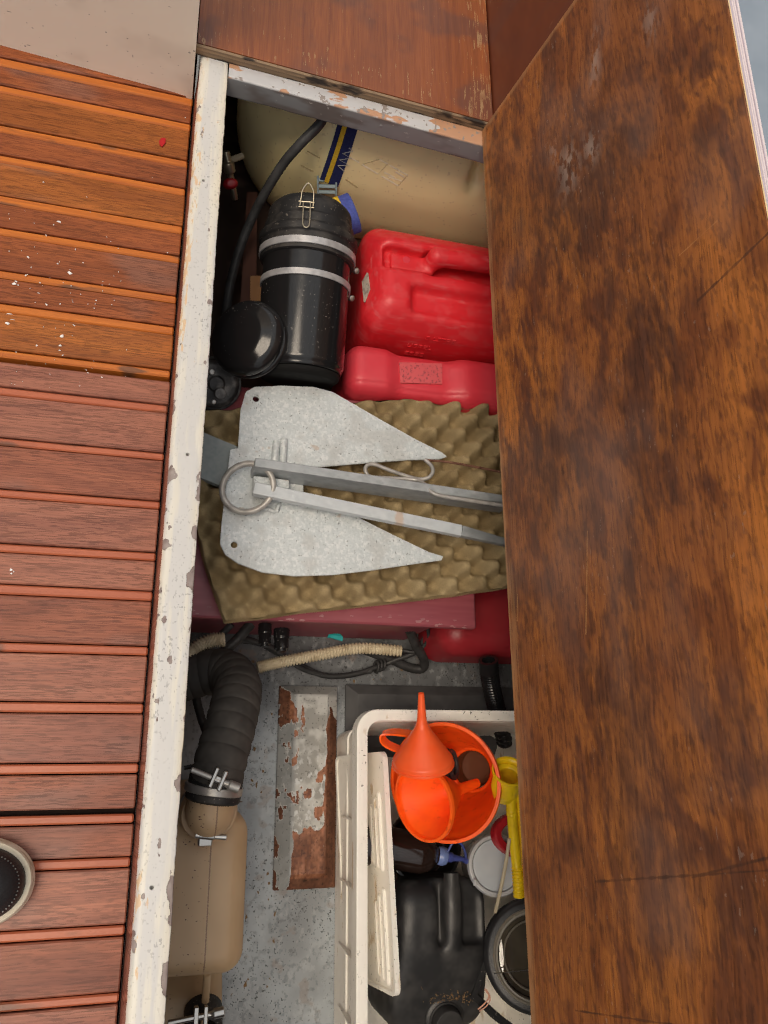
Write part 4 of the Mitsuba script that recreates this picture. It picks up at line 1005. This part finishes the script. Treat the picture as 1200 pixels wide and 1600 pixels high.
corrugated([(402, 1043, -.49), (440, 1034, -.49), (500, 1023, -.49), (560, 1013, -.49), (626, 1017, -.49)], 0.0100, 'cable_loom__conduit', 'conduit')
corrugated([(270, 1082, -.50), (292, 1077, -.50), (304, 1074, -.50)], 0.004, 'cable_loom__conduit', 'conduit')
put('cable_loom__conduit_mouth', lathe(rnd([(.0100, -.002), (.0132, -.002), (.0132, .002), (.0100, .002), (.0100, -.002)], .0008, 1), at(349, 999, -.41), at(349, 999, -.41) - at(330, 1001, -.41), 20), 'conduit', 30)
tag('plug_fitting', 'pair of black plastic plug fittings on the front of the red box', 'fitting')
for px, py, r in [(414, 984, .0105), (440, 992, .0125)]:
    put('plug_fitting__plug', lathe(rnd([(0, .030), (r * .7, .030), (r * .7, .026), (r, .026), (r, .008), (r * 1.12, .006), (r * 1.12, -.01), (0, -.01)], .0012, 2), at(px, py, -.36), (0, -1, .12), 24), 'black_gloss', 30)
put('teal_rag', trimesh.convex.convex_hull(at(517, 994, -.36) + rng.normal(0, 1, (14, 3)) * [.008, .004, .004]), 'teal', 30, 'tiny scrap of teal cord on the front of the red box', 'scrap')

# ------------------------------------------------------------------ floor timbers
def bearer(key, px, z0, h, inset, m_, label):
    b = A([(x, y, z0) for x, y in px]); c = b.mean(0)
    x0, x1, y0, y1 = b[:, 0].min(), b[:, 0].max(), b[:, 1].min(), b[:, 1].max()
    il, ir, if_, in_ = inset
    bt = np.array([(x0, y0, z0), (x1, y0, z0), (x1, y1, z0), (x0, y1, z0)]); lp = bt + [0, 0, h * .35]
    tp = np.array([(x0 + il, y0 + in_, z0 + h), (x1 - ir, y0 + in_, z0 + h), (x1 - ir, y1 - if_, z0 + h), (x0 + il, y1 - if_, z0 + h)])
    M_ = m3.Manifold.batch_hull([m3.Manifold.sphere(.0016, 8).translate(list(map(float, q_))) for q_ in np.vstack([bt, lp, tp])])
    M_ = M_.refine_to_length(0.012)
    put(key, M_, m_, 25, label, 'timber')
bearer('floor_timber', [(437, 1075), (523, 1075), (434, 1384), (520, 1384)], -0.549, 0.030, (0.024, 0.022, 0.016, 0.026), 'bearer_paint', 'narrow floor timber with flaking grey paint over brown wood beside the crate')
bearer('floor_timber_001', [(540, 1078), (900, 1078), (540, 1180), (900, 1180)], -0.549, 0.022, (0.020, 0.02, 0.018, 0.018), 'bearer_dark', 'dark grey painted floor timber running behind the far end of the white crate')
corrugated([(764, 1040, -.37), (766, 1062, -.39), (771, 1088, -.42), (778, 1115, -.44), (790, 1160, -.48)], 0.0165, 'ribbed_hose', 'black_gloss', 0.0075, 0.07)
tag('ribbed_hose', 'short black ribbed hose standing behind the white crate near the lid', 'hose')
db = []
for _ in range(150):
    c = at(rng.uniform(300, 430) if rng.random() < .6 else rng.uniform(420, 720), rng.uniform(1010, 1590), -0.5488); s = rng.uniform(.0006, .0022)
    if c[0] < 0.25 or c[1] > 0.15: db.append(trimesh.convex.convex_hull(c + rng.normal(0, s, (8, 3)) * [1, rng.uniform(.5, 2), .3]))
put('floor_debris', conv(db), 'dirt_flakes', False, kind='stuff', label='brown dirt specks and wood crumbs on the grey locker floor')
put('ribbed_hose__cuff', lathe(rnd([(.012, .020), (.0185, .020), (.0185, -.006), (.012, -.006), (.012, .020)], .001, 2), at(764, 1046, -.372), at(764, 1030, -.36) - at(767, 1070, -.39), 28), 'black_gloss', 30)

# ------------------------------------------------------------------ tan water tank with its hose
def f_tan(p):
    d = sd_box(p, (0.060, -0.176, -0.41), (0.110, 0.128, 0.082), 0.032)
    cut = ((p[:, 1] + 0.090) * 0.55 + (p[:, 2] + 0.338) * 0.835)
    d = smax(d, (p[:, 0] - 0.158) * 0.72 + (p[:, 1] + 0.080) * 0.69, 0.012) 
    d = smax(d, cut, 0.02)
    seam = sd_box(p, (0.109, -0.2, -0.329), (0.0012, 0.098, 0.0016), 0.001)
    return smin(d, seam, 0.0018)
tag('tan_tank', 'tan brown moulded plastic water tank standing on the floor beside the white rail', 'tank')
put('tan_tank__body', nets(f_tan, (0.028, -0.325, -0.50), (0.19, -0.03, -0.31), 0.0038), 'tan_plastic', True)
def f_tan2(p):
    return smin(sd_box(p, (0.050, -0.24, -0.525), (0.108, 0.21, 0.03), 0.03), sd_box(p, (0.05, -0.40, -0.51), (0.092, 0.06, 0.045), 0.04), 0.03)
put('tan_tank__lower_body', nets(f_tan2, (0.026, -0.46, -0.56), (0.18, -0.02, -0.39), 0.005), 'tan_plastic', True)
put('tan_tank__moulded_rib', tube([at(324, 1520, -.37), at(321, 1560, -.43), at(319, 1600, -.45)], 0.006, 14, 10), 'tan_plastic', 60)
# elbow and hose
ez = -0.288
ec = at(328, 1268, ez)
def f_elbow(p):
    d = sd_cap(p, ec + [0, -0.002, -0.04], ec, 0.0315)
    return smin(d, sd_cap(p, ec, at(340, 1205, ez + .012), 0.0355), 0.01)
put('tan_tank__elbow', nets(f_elbow, ec - [.06, .05, .09], ec + [.07, .10, .07], 0.004), 'tan_plastic', True)
cl = ec + np.array([0, -0.004, -0.022])
put('tan_tank__collar', lathe(rnd([(.033, .002), (.0405, .004), (.0425, -.002), (.0440, -.006), (.0430, -.012), (.033, -.012), (.033, .002)], .001, 2), cl, (0, -.35, 1), 48), 'tan_plastic', 30)
put('tan_tank__clamp_band', lathe(rnd([(.040, -.012), (.0450, -.0125), (.0450, -.0215), (.040, -.021), (.040, -.012)], .0005, 1), cl, (0, -.35, 1), 48), 'steel_dull', 30)
sc = at(322, 1305, -0.289)
put('tan_tank__worm_screw', conv([local(cbox((-.023, -.0115, -.006), (.015, .0095, .006), .002), sc, basis((0.05, -.25, 1))), lathe(rnd([(0, .03), (.0042, .03), (.0042, .012), (.006, .012), (.006, -.016), (0, -.016)], .0006, 1), sc + [0, 0, .004], (1, -.12, .05), 18)]), 'steel', 30)
put('tan_tank__hose_clamp', lathe(rnd([(.036, .006), (.0435, .006), (.0435, -.006), (.036, -.006), (.036, .006)], .001, 1), at(334, 1232, ez + .008), at(342, 1190, ez + .012) - at(332, 1245, ez + .006), 40), 'steel_dull', 30)
put('tan_tank__rubber_sleeve', lathe(rnd([(.033, .024), (.0405, .022), (.0415, -.020), (.033, -.024), (.033, .024)], .003, 2), at(336, 1228, ez + .007), at(342, 1190, ez + .012) - at(332, 1245, ez + .006), 40), 'black_dusty', 30)
bc2 = at(338, 1218, ez + .055); dirx = at(375, 1233, ez + .05) - at(300, 1203, ez + .055); dirx /= np.linalg.norm(dirx)
put('tan_tank__clamp_bolt', conv([lathe(rnd([(0, .036), (.0075, .036), (.0075, .020), (.0055, .019), (.0042, .012), (.0042, -.040), (0, -.040)], .0008, 1), bc2, dirx, 20)]), 'steel_dull', 30)
Bb = np.stack([dirx, np.cross([0, 0, 1.0], dirx), [0, 0, 1.0]], 1)
put('tan_tank__clamp_bridge', conv([local(cbox((-.008, -.014, -.006), (-.002, .016, .006), .0015), bc2, Bb), local(cbox((.006, -.014, -.006), (.012, .016, .006), .0015), bc2, Bb), local(cbox((-.002, -.003, -.004), (.006, .005, .004), .0008), bc2, Bb)]), 'steel', 30)
bc3 = at(315, 1588, -.405)
put('tan_tank__clamp_bolt', conv([lathe(rnd([(0, .034), (.0075, .034), (.0075, .018), (.0050, .017), (.0042, .012), (.0042, -.050), (0, -.050)], .0008, 1), bc3, (1, .10, 0), 20), local(cbox((-.012, -.014, -.006), (-.005, .014, .006), .001), bc3, np.eye(3)), local(cbox((.003, -.014, -.006), (.009, .014, .006), .001), bc3, np.eye(3))]), 'steel', 30)
put('tan_tank__rubber_sleeve', lathe(rnd([(.020, .02), (.029, .016), (.030, -.02), (.020, -.024), (.020, .02)], .003, 2), at(318, 1592, -.445), (0, -.5, .8), 36), 'black_dusty', 30)
hp_ = [at(337, 1224, ez + .008), at(342, 1200, ez + .012), at(350, 1170, ez + .004), at(360, 1135, ez - .01), at(368, 1100, ez - .035), at(371, 1074, ez - .07), at(357, 1053, ez - .11), at(326, 1050, ez - .13), at(285, 1060, ez - .14), at(250, 1070, ez - .14)]
c_ = curve(hp_, 520); s_ = np.cumsum(np.r_[0, np.linalg.norm(np.diff(c_, axis=0), axis=1)])
tw = 0.030 + 0.0 * s_
put('exhaust_hose', sweep(c_, circ(0.0395, 36), scale=1 + 0.085 * (np.abs(np.sin(np.pi * s_ / 0.0235)) ** 0.4 - 0.75)), 'hose_rubber', 60, 'thick dark grey ribbed rubber hose curving from the tan tank up under the red box', 'hose')

# ------------------------------------------------------------------ white crate
ZR = -0.285
cx0, cx1, cy0, cy1 = at(557, 1300, ZR)[0], 0.720, -0.56, at(600, 1108, ZR)[1]
from shapely.geometry import box as sbox
def rr_(x0, x1, y0, y1, r): return np.array(sbox(x0 + r, y0 + r, x1 - r, y1 - r).buffer(r, 8).exterior.coords)[:-1][::-1]
def loft(rings):
    """Joins closed outlines of equal length (n x 3 each) into a shell; first and last are joined too."""
    n, k = len(rings), len(rings[0]); v = np.vstack(rings)
    i, j = np.meshgrid(np.arange(n), np.arange(k), indexing='ij'); i2, j2 = (i + 1) % n, (j + 1) % k
    q = np.stack([i * k + j, i * k + j2, i2 * k + j2, i2 * k + j], -1).reshape(-1, 4)
    m_ = trimesh.Trimesh(v, np.vstack([q[:, [0, 1, 2]], q[:, [0, 2, 3]]]), process=False)
    if m_.volume < 0: m_.invert()
    return m_
def ring(off, z, r): return np.c_[rr_(cx0 + off, cx1 - off, cy0 + off, cy1 - off, r), np.full(36, z)] if False else (lambda o: np.c_[o, np.full(len(o), z)])(rr_(cx0 + off, cx1 - off, cy0 + off, cy1 - off, r))
tag('plastic_crate', 'off white plastic crate holding the orange funnels on the locker floor', 'crate')
put('plastic_crate__rim', loft([ring(0.0, ZR - .030, .036), ring(0.0, ZR - .003, .036), ring(0.0008, ZR - .0008, .036), ring(0.003, ZR, .034), ring(0.016, ZR, .024), ring(0.0182, ZR - .0008, .023), ring(0.0188, ZR - .003, .022), ring(0.0190, ZR - .014, .022), ring(0.0030, ZR - .014, .034), ring(0.0030, ZR - .030, .034)]), 'crate_plastic', 30)
zb = -0.546
put('plastic_crate__wall', loft([ring(0.0165, ZR - .0142, .023), ring(0.033, zb, .018), ring(0.0365, zb, .016), ring(0.0195, ZR - .0142, .021)]), 'crate_plastic', 30)
put('plastic_crate__bottom', cbox((cx0 + .034, cy0 + .034, zb + .0005), (cx1 - .034, cy1 - .034, zb + .004), .001), 'crate_plastic', 30)
for py in (1275, 1374, 1476, 1575):
    y = at(560, py, -.47)[1]
    put('plastic_crate__rib', hexa(np.array([(cx0 + .0205, y - .0012, ZR - .035), (cx0 + .0205, y + .0012, ZR - .035), (cx0 + .031, y + .0012, zb + .03), (cx0 + .031, y - .0012, zb + .03)]), np.array([(cx0 + .010, y - .0012, ZR - .035), (cx0 + .010, y + .0012, ZR - .035), (cx0 + .022, y + .0012, zb + .05), (cx0 + .022, y - .0012, zb + .05)])), 'crate_plastic', False)
put('plastic_crate__wall_step', loft([(lambda o: np.c_[o, np.full(len(o), z)])(rr_(cx0 + a, cx1 - a, cy0 + a, cy1 - a, .022)) for a, z in [(0.0285, -.445), (0.0235, -.447), (0.0265, -.544), (0.0325, -.544)]]), 'crate_plastic', 30)

# ribbed white lid standing inside the crate, on its edge
tag('ribbed_tray', 'white ribbed plastic tray standing on edge inside the left of the crate', 'tray')
t0, t1 = at(601, 1176, ZR - .010), at(622, 1556, ZR - .002)
ld = t1 - t0; lenl = np.linalg.norm(ld); ld /= lenl; dn = np.array([-0.16, 0.0, -0.987]); dn -= dn @ ld * ld; dn /= np.linalg.norm(dn); nl = np.cross(ld, dn); nl = nl if nl[0] < 0 else -nl
Bl = np.stack([ld, dn, nl], 1)
def lidp(b): b.vertices = b.vertices @ Bl.T + t0; b = b if b.volume > 0 else (b.invert() or b); return b
pl_ = sbox(0.012, 0.012, lenl - .012, .19).buffer(0.012, 6)
sheet = trimesh.creation.extrude_polygon(pl_, 0.0025, engine='earcut'); put('ribbed_tray__sheet', lidp(sheet), 'crate_plastic', 30)
lipo = trimesh.creation.extrude_polygon(pl_.buffer(.002).difference(pl_.buffer(-.004)), 0.009, engine='earcut'); lipo.apply_translation([0, 0, -.004]); put('ribbed_tray__edge', lidp(lipo), 'crate_plastic', 30)
for a, b in [(0.060, 0.180), (0.205, 0.340)]:
    for k_, yy in enumerate((0.020, 0.036, 0.052)):
        sl = sbox(a + .005 + .01 * k_, yy + .005, b - .005 - .004 * k_, yy + .0055).buffer(.0055, 6)
        e = trimesh.creation.extrude_polygon(sl, .0026, engine='earcut'); e2 = trimesh.creation.extrude_polygon(sl.buffer(-.002), .0038, engine='earcut'); e = conv([e, e2]); e.apply_translation([0, 0, .0026])
        put('ribbed_tray__rib', lidp(e), 'crate_plastic', 30)

# ------------------------------------------------------------------ orange funnels
def shell(prof_out, th):
    """Closed profile of a thin wall from an outer (r, h) line."""
    p = np.array(prof_out, float); t = np.gradient(p, axis=0); t /= np.linalg.norm(t, axis=1, keepdims=True)
    nrm_ = np.stack([-t[:, 1], t[:, 0]], 1); inner = p + nrm_ * th
    if inner[0, 0] > p[0, 0]: inner = p - nrm_ * th
    return np.vstack([p, inner[::-1], p[:1]])
# big funnel
ca, cbm = at(694, 1222, -.262), at(737, 1203, -.375)
fax = cbm - ca; fl_ = np.linalg.norm(fax); fax /= fl_
Rf = 0.0905
tag('funnel', 'large orange plastic funnel with a dirty brown outlet, lying open in the crate', 'funnel', 'orange funnels in the crate')
put('funnel__bowl', lathe(shell(rnd([(Rf, .0), (Rf, .012), (Rf - .006, .022), (.052, fl_ * .80), (.040, fl_), (.035, fl_ + .002), (.035, fl_ + .010)], .008, 3), .0022), ca, fax, 72), 'orange_plastic', 30)
put('funnel__rim', lathe(rnd([(Rf - .002, -.002), (Rf + .0035, -.002), (Rf + .0035, .006), (Rf - .002, .006), (Rf - .002, -.002)], .0015, 2), ca, fax, 72), 'orange_plastic', 30)
put('funnel__outlet', lathe(rnd([(.0325, fl_ + .002), (.0310, fl_ + .040), (.02, fl_ + .043), (0, fl_ + .043)], .003, 2), ca, fax, 40), 'orange_inner', 30, label='dirty brown inside of the outlet')
# loop handle
lc = [at(640, 1172, -.262), at(622, 1170, -.262), at(602, 1160, -.262), at(598, 1148, -.258), at(612, 1144, -.256), at(636, 1146, -.256), at(656, 1150, -.258)]
put('funnel__loop_handle', sweep(curve(lc, 50), np.array([(-.010, -.0016), (.010, -.0016), (.010, .0016), (-.010, .0016)]), ref=-fax + np.array([0, -.3, 0])), 'orange_plastic', 30)
# medium funnel resting in the big one
ma, mb = at(661, 1254, -.245), at(716, 1234, -.285)
max_ = mb - ma; ml = np.linalg.norm(max_); max_ /= ml
tag('funnel_001', 'medium orange funnel lying inside the large one with its spout pointing right', 'funnel', 'orange funnels in the crate')
put('funnel_001__bowl', lathe(shell(rnd([(.0575, 0), (.0575, .008), (.020, ml * .80), (.0105, ml * .92), (.0088, ml + .012), (.0075, ml + .050)], .008, 3), .0018), ma, max_, 60), 'orange_plastic', 30)
put('funnel_001__rim', lathe(rnd([(.056, -.0015), (.0605, -.0015), (.0605, .0055), (.056, .0055), (.056, -.0015)], .0012, 2), ma, max_, 60), 'orange_plastic', 30)
# small funnel, spout up
sa, sb = at(661, 1194, -.222), at(658, 1083, -.175)
sax = sb - sa; sl_ = np.linalg.norm(sax); sax /= sl_
tag('funnel_002', 'small coral orange funnel lying mouth down with its thin spout over the crate rim', 'funnel', 'orange funnels in the crate')
put('funnel_002__cone', lathe(shell(rnd([(.0475, 0), (.0475, .010), (.044, .014), (.0105, sl_ * .53), (.0075, sl_ * .62), (.0045, sl_)], .006, 3), .0013), sa, sax, 60), 'coral_plastic', 30)
put('funnel_002__rim', lathe(rnd([(.046, -.001), (.049, -.001), (.049, .003), (.046, .003), (.046, -.001)], .0008, 2), sa, sax, 60), 'coral_plastic', 30)
# coil of black hose in the mouth of the big funnel
cq = at(694, 1196, -.320)
for k_, (r, dz) in enumerate([(.026, 0), (.024, .008), (.0215, .016), (.027, -.008)]):
    a = np.linspace(0, 2 * np.pi, 40, endpoint=False); u_, w_ = basis((.75, .1, .6))[:, 0], basis((.75, .1, .6))[:, 1]
    put('coiled_tube' if k_ == 0 else 'coiled_tube__turn', sweep(cq + dz * np.array([.75, .1, .6]) + r * (np.cos(a)[:, None] * u_ + np.sin(a)[:, None] * w_), circ(.0042, 10), True), 'black_rubber', 60)
tag('coiled_tube', 'small coil of black tube lying in the large orange funnel', 'tube')

# ------------------------------------------------------------------ yellow pouring spouts
def yz(px, py, z): return at(px, py, z)
for n_, dx in enumerate((0, 16)):
    key = 'pouring_spout' if n_ == 0 else 'pouring_spout_001'
    tag(key, ['yellow flexible pouring spout with an open round mouth in the crate', 'second yellow pouring spout half hidden by the lid, right of the open one'][n_], 'spout', 'yellow pouring spouts in the crate')
    path = [at(797 + dx, 1232, -.235), at(799 + dx, 1262, -.25), at(802 + dx, 1300, -.27), at(806 + dx, 1340, -.285), at(809 + dx, 1368, -.29), at(811 + dx, 1400, -.30)]
    c_ = curve(path, 420); s_ = np.linspace(0, 1, 420)
    sc_ = np.where(s_ < .12, 1.25, 1.0) + 0.10 * (np.exp(-((s_ - .22) / .008) ** 2) + np.exp(-((s_ - .25) / .008) ** 2))
    sc_ = np.where(s_ > .70, 1.0 + 0.17 * np.sin(2 * np.pi * (s_ - .7) / .036), sc_)
    put(f'{key}__tube', sweep(c_, circ(.0084, 20), scale=sc_), 'yellow_plastic', 60)
ym = at(797, 1204, -.205); ymd = at(803, 1236, -.245) - ym; ymd = np.array([0.10, -0.66, -0.74]); ymd /= np.linalg.norm(ymd)
put('pouring_spout__mouth', lathe(shell(rnd([(.0290, 0), (.0290, .004), (.0255, .007), (.0262, .013), (.0240, .016), (.0235, .040), (.017, .060), (.012, .066)], .002, 2), .0022), ym, ymd, 48), 'yellow_plastic', 30)
put('pouring_spout__inner_step', lathe(rnd([(.0225, .010), (.0160, .012), (.0160, .016), (.0225, .016), (.0225, .010)], .001, 1), ym, ymd, 40), 'yellow_plastic', 30)

# red scoop handle, dowel, tub
rh = [at(812, 1270, -.33), at(788, 1282, -.33), at(776, 1296, -.33), at(777, 1312, -.33), at(790, 1326, -.33), at(815, 1338, -.33)]
put('scoop_handle', sweep(curve(rh, 40), np.array([(-.009, -.005), (-.006, -.007), (.006, -.007), (.009, -.005), (.009, .005), (.006, .007), (-.006, .007), (-.009, .005)]), ref=(0.2, .1, 1)), 'red_handle', 30, 'dark red curved plastic handle between the large funnel and the yellow spouts', 'handle')
put('dowel', tube([at(796, 1310, -.27), at(790, 1350, -.29), at(781, 1395, -.31), at(774, 1425, -.33)], .0030, 20, 10), 'dowel', 60, 'thin beige stick lying across the grey tub lid', 'stick')
tag('plastic_tub', 'round tub with a pale grey blue lid below the large orange funnel', 'tub')
tc = at(776, 1352, -.345); tax = np.array([-.22, .10, 1.0]); tax /= np.linalg.norm(tax)
put('plastic_tub__lid', lathe(rnd([(0, -.003), (.040, -.003), (.041, .001), (.0, -.0031)], .0008, 1)[:-1], tc, tax, 48) if False else lathe(rnd([(0, 0), (.0405, 0), (.0405, -.004), (0, -.004)], .0008, 1), tc, tax, 48), 'tub_lid', 30)
put('plastic_tub__rim', lathe(rnd([(.0410, -.003), (.0420, .003), (.0475, .003), (.0500, -.006), (.0480, -.009), (.0410, -.005), (.0410, -.003)], .001, 2), tc, tax, 56), 'tub_rim', 30)
put('plastic_tub__side', lathe(rnd([(0, -.010), (.046, -.010), (.042, -.12), (0, -.12)], .004, 2), tc, tax, 48), 'tub_side', 30)
put('plastic_tub__tab', local(cbox((-.005, -.003, -.003), (.005, .003, .002), .001), at(742, 1379, -.343), basis(tax)), 'tub_rim', 30)

# dark bottle with a blue nozzle, lying down
tag('squeeze_bottle', 'dark brown bottle with a blue nozzle lying under the orange funnels', 'bottle')
ba, bb = at(612, 1325, -.375), at(688, 1337, -.365); bax = bb - ba; bl_ = np.linalg.norm(bax); bax /= bl_
put('squeeze_bottle__body', lathe(rnd([(0, -.06), (.030, -.06), (.033, -.05), (.033, bl_ * .62), (.026, bl_ * .82), (.014, bl_ * .92), (.012, bl_), (0, bl_)], .006, 3), ba, bax, 48), 'brown_bottle', 30)
put('squeeze_bottle__cap', lathe(rnd([(0, -.004), (.0145, -.004), (.0155, .004), (.013, .011), (.0065, .014), (0, .014)], .001, 2), bb, bax, 32), 'blue_cap_pale', 30)
put('squeeze_bottle__nozzle', lathe(rnd([(.0085, .012), (.0080, .020), (.0055, .024), (.0042, .036), (.0030, .042), (0, .042)], .001, 2), bb, bax, 24), 'blue_cap', 30)
nz = [at(700, 1330, -.355), at(708, 1317, -.35), at(720, 1318, -.35), at(727, 1332, -.355), at(728, 1343, -.36)]
put('squeeze_bottle__cap_strap', tube(nz, .0022, 30, 8), 'blue_cap', 60)
put('squeeze_bottle__tip_cap', lathe(rnd([(0, .005), (.0045, .004), (.005, -.005), (0, -.006)], .001, 1), at(728, 1345, -.36), (.2, -.2, 1), 16), 'blue_cap', 30)
tag('drain_pan', 'round black glossy container under the dark bottle', 'pan')
put('drain_pan__body', lathe(shell(rnd([(.062, 0), (.060, .008), (.055, .04), (.050, .045), (.001, .045)], .003, 2), .002), at(664, 1322, -.415), (0.05, -.1, -1), 56), 'black_gloss', 30)
put('drain_pan__rim', lathe(rnd([(.0605, -.003), (.066, -.003), (.066, .005), (.0605, .005), (.0605, -.003)], .0015, 2), at(664, 1322, -.415), (0.05, -.1, -1), 56), 'black_gloss', 30)

# ------------------------------------------------------------------ black oil can
oc = at(690, 1468, -.40)
ox, oy = oc[0], oc[1]
zt = -.335
o0, o1 = at(618, 1600, zt), at(766, 1372, zt)
def f_oil(p):
    xm, ym_ = (o0[0] + o1[0]) / 2, (-0.42 + o1[1]) / 2
    d = sd_box(p, (xm, ym_, zt - .10), ((o1[0] - o0[0]) / 2, (o1[1] + 0.42) / 2, .10), 0.038)
    xh = at(712, 1450, zt)[0]
    # hollows either side of the grip
    y_a, y_b = at(0, 1535, zt)[1], at(0, 1398, zt)[1]
    for xo, hw in ((xh - .0205, .0065), (xh + .034, .021)):
        d = smax(d, -sd_box(p, (xo, (y_a + y_b) / 2, zt + .005), (hw, (y_b - y_a) / 2, .030), .010), .014)
    d = smin(d, sd_cap(p, (xh, y_a, zt - .012), (xh, y_b, zt - .014), .0125), .010)
    # shoulder falling to the cap
    sl = (-(p[:, 1] - at(0, 1545, zt)[1]) * .35 + (p[:, 2] - (zt - .004)) * .93)
    return smax(d, sl, .02)
tag('oil_can', 'black plastic oil can with moulded grip and round screw cap inside the crate', 'oil can')
put('oil_can__body', nets(f_oil, (o0[0] - .01, -.43, zt - .21), (o1[0] + .01, o1[1] + .01, zt + .02), 0.004), 'black_oilcan', True)
occ = hit(694, 1590, f_oil) 
pr_ = [(.0, .026), (.022, .026), (.0235, .024)]
put('oil_can__screw_cap', lathe(rnd([(0, .024), (.0225, .024), (.0235, .020), (.0235, .006), (.030, .004), (.0335, .002), (.0335, -.012), (0, -.012)], .0015, 2), occ, (0.02, -.25, 1), 48), 'black_oilcan', 30)
put('oil_can__cap_ring', lathe(rnd([(.0245, .0045), (.0275, .0045), (.0275, .008), (.0245, .008), (.0245, .0045)], .0008, 1), occ, (0.02, -.25, 1), 48), 'black_oilcan', 30)
dt = []
for _ in range(90):
    px, py = rng.normal(705, 24), rng.normal(1562, 6); c = hit(px, py, f_oil, lift=.0005); s = rng.uniform(.0004, .0015)
    dt.append(trimesh.convex.convex_hull(c + rng.normal(0, s, (7, 3))))
put('dirt_crumbs', conv(dt), 'dirt_flakes', False, kind='stuff', label='brown dirt crumbs on the shoulder of the black oil can')

# ------------------------------------------------------------------ hand lamp at the lid
lc_ = at(838, 1494, -.30); lax = np.array([-.32, .10, .94]); lax /= np.linalg.norm(lax)
tag('hand_lamp', 'round black hand lamp with a clear glass face half hidden by the locker lid', 'lamp')
put('hand_lamp__housing', lathe(rnd([(.066, .006), (.079, .004), (.084, -.004), (.084, -.040), (.070, -.075), (0, -.080), (0, -.030), (.064, -.026), (.066, .006)], .003, 2), lc_, lax, 72), 'lamp_ring', 30)
put('hand_lamp__bezel', lathe(rnd([(.0605, .003), (.0625, .0075), (.0650, .0060), (.0675, .0085), (.0700, .0060), (.0725, -.012), (.0605, -.012), (.0605, .003)], .001, 2), lc_, lax, 72), 'lamp_bezel', 30)
put('hand_lamp__inner_ring', lathe(rnd([(.049, -.010), (.051, -.007), (.053, -.010), (.049, -.010)], .0006, 1), lc_, lax, 72), 'lamp_bezel', 30)
put('hand_lamp__reflector', lathe([(0, -.026), (.02, -.024), (.045, -.016), (.0595, -.009), (.0595, -.011), (.045, -.018), (.02, -.0265), (0, -.0285)], lc_, lax, 64), 'lamp_inner', 30)
put('hand_lamp__glass', lathe([(0, .0035), (.02, .0030), (.0600, 0.0012)], lc_, lax, 64), 'lamp_glass', True)
g0, g1 = at(772, 1521, -.292), at(842, 1513, -.285)
put('hand_lamp__filament_wire', tube([g0, (g0 + g1) / 2 + [0, 0, .001], g1], .0009, 12, 6), 'steel', 60)
put('hand_lamp__bracket', conv([sweep(np.array([at(757, 1500, -.36), at(737, 1552, -.37), at(775, 1588, -.38), at(815, 1618, -.38)]), np.array([(-.010, -.006), (.010, -.006), (.010, .006), (-.010, .006)]), ref=(0, 0, 1))]), 'black_dusty', 30)
put('copper_wire', conv([tube([at(747, 1577, -.355), at(757, 1568, -.35), at(764, 1557, -.35), at(757, 1545, -.352)], .0013, 24, 8), tube([at(749, 1580, -.355), at(760, 1572, -.35), at(766, 1560, -.35), at(760, 1546, -.352)], .0010, 24, 8)]), 'copper', 60, 'short bent pinkish copper wire beside the round hand lamp', 'wire')

# ------------------------------------------------------------------ the shoe at the left edge
sz = -0.0785
tip = at(56, 1374, sz)
def shoe_half(s):           # half width at s metres behind the toe tip
    return 0.050 * np.sqrt(np.clip(1 - ((0.075 - np.minimum(s, 0.075)) / 0.075) ** 2.3, 0, 1))
ss = np.r_[np.linspace(0, .02, 10), np.linspace(.025, .28, 26)]
def outl(grow, cut=0.0):
    w = shoe_half(np.clip(ss, 0, .3)) + grow; s = ss - grow
    return Polygon(np.r_[np.c_[tip[0] - s, tip[1] + w], np.c_[tip[0] - s, tip[1] - w][::-1]]).buffer(-.025).buffer(.025, 24)
sole_ = outl(0)
tag('shoe', 'black leather shoe with a worn cream rubber sole standing on the reddish slats', 'shoe')
def stack(poly_list):
    rings = []
    for g, z in poly_list:
        e = g.exterior; rings.append(np.array([(*e.interpolate(t, normalized=True).coords[0], z) for t in np.linspace(0, 1, 120, endpoint=False)]))
    n, k = len(rings), 120; v = np.vstack(rings); i, j = np.meshgrid(np.arange(n - 1), np.arange(k), indexing='ij'); j2 = (j + 1) % k
    q = np.stack([i * k + j, i * k + j2, (i + 1) * k + j2, (i + 1) * k + j], -1).reshape(-1, 4); c0, c1 = len(v), len(v) + 1
    v = np.vstack([v, rings[0].mean(0), rings[-1].mean(0)]); j = np.arange(k); j2 = (j + 1) % k
    f = np.vstack([q[:, [0, 1, 2]], q[:, [0, 2, 3]], np.stack([j2, j, 0 * j + c0], 1), np.stack([(n - 1) * k + j, (n - 1) * k + j2, 0 * j + c1], 1)])
    m_ = trimesh.Trimesh(v, f, process=False)
    if m_.volume < 0: m_.invert()
    return m_
put('shoe__sole', stack([(sole_.buffer(-.003), sz), (sole_, sz + .003), (sole_.buffer(.001), sz + .012), (sole_.buffer(-.0005), sz + .022), (sole_.buffer(-.002), sz + .0255), (sole_.buffer(-.0075), sz + .0265)]), 'shoe_sole', 40, label='worn cream rubber sole')
in_ = sole_.buffer(-.0070)
put('shoe__upper', stack([(in_, sz + .024), (in_.buffer(-.0008), sz + .034), (in_.buffer(-.004), sz + .046), (in_.buffer(-.010), sz + .057), (in_.buffer(-.018), sz + .065), (in_.buffer(-.028), sz + .070)]), 'shoe_black', 60, label='black leather upper')
st = in_.buffer(-.0045).exterior
put('shoe__stitching', conv([cbox(np.array([*st.interpolate(t).coords[0], sz + .0475]) - .0009, np.array([*st.interpolate(t).coords[0], sz + .0475]) + .0009, .0003) for t in np.arange(0, st.length, .004)]), 'cast_grey', False)
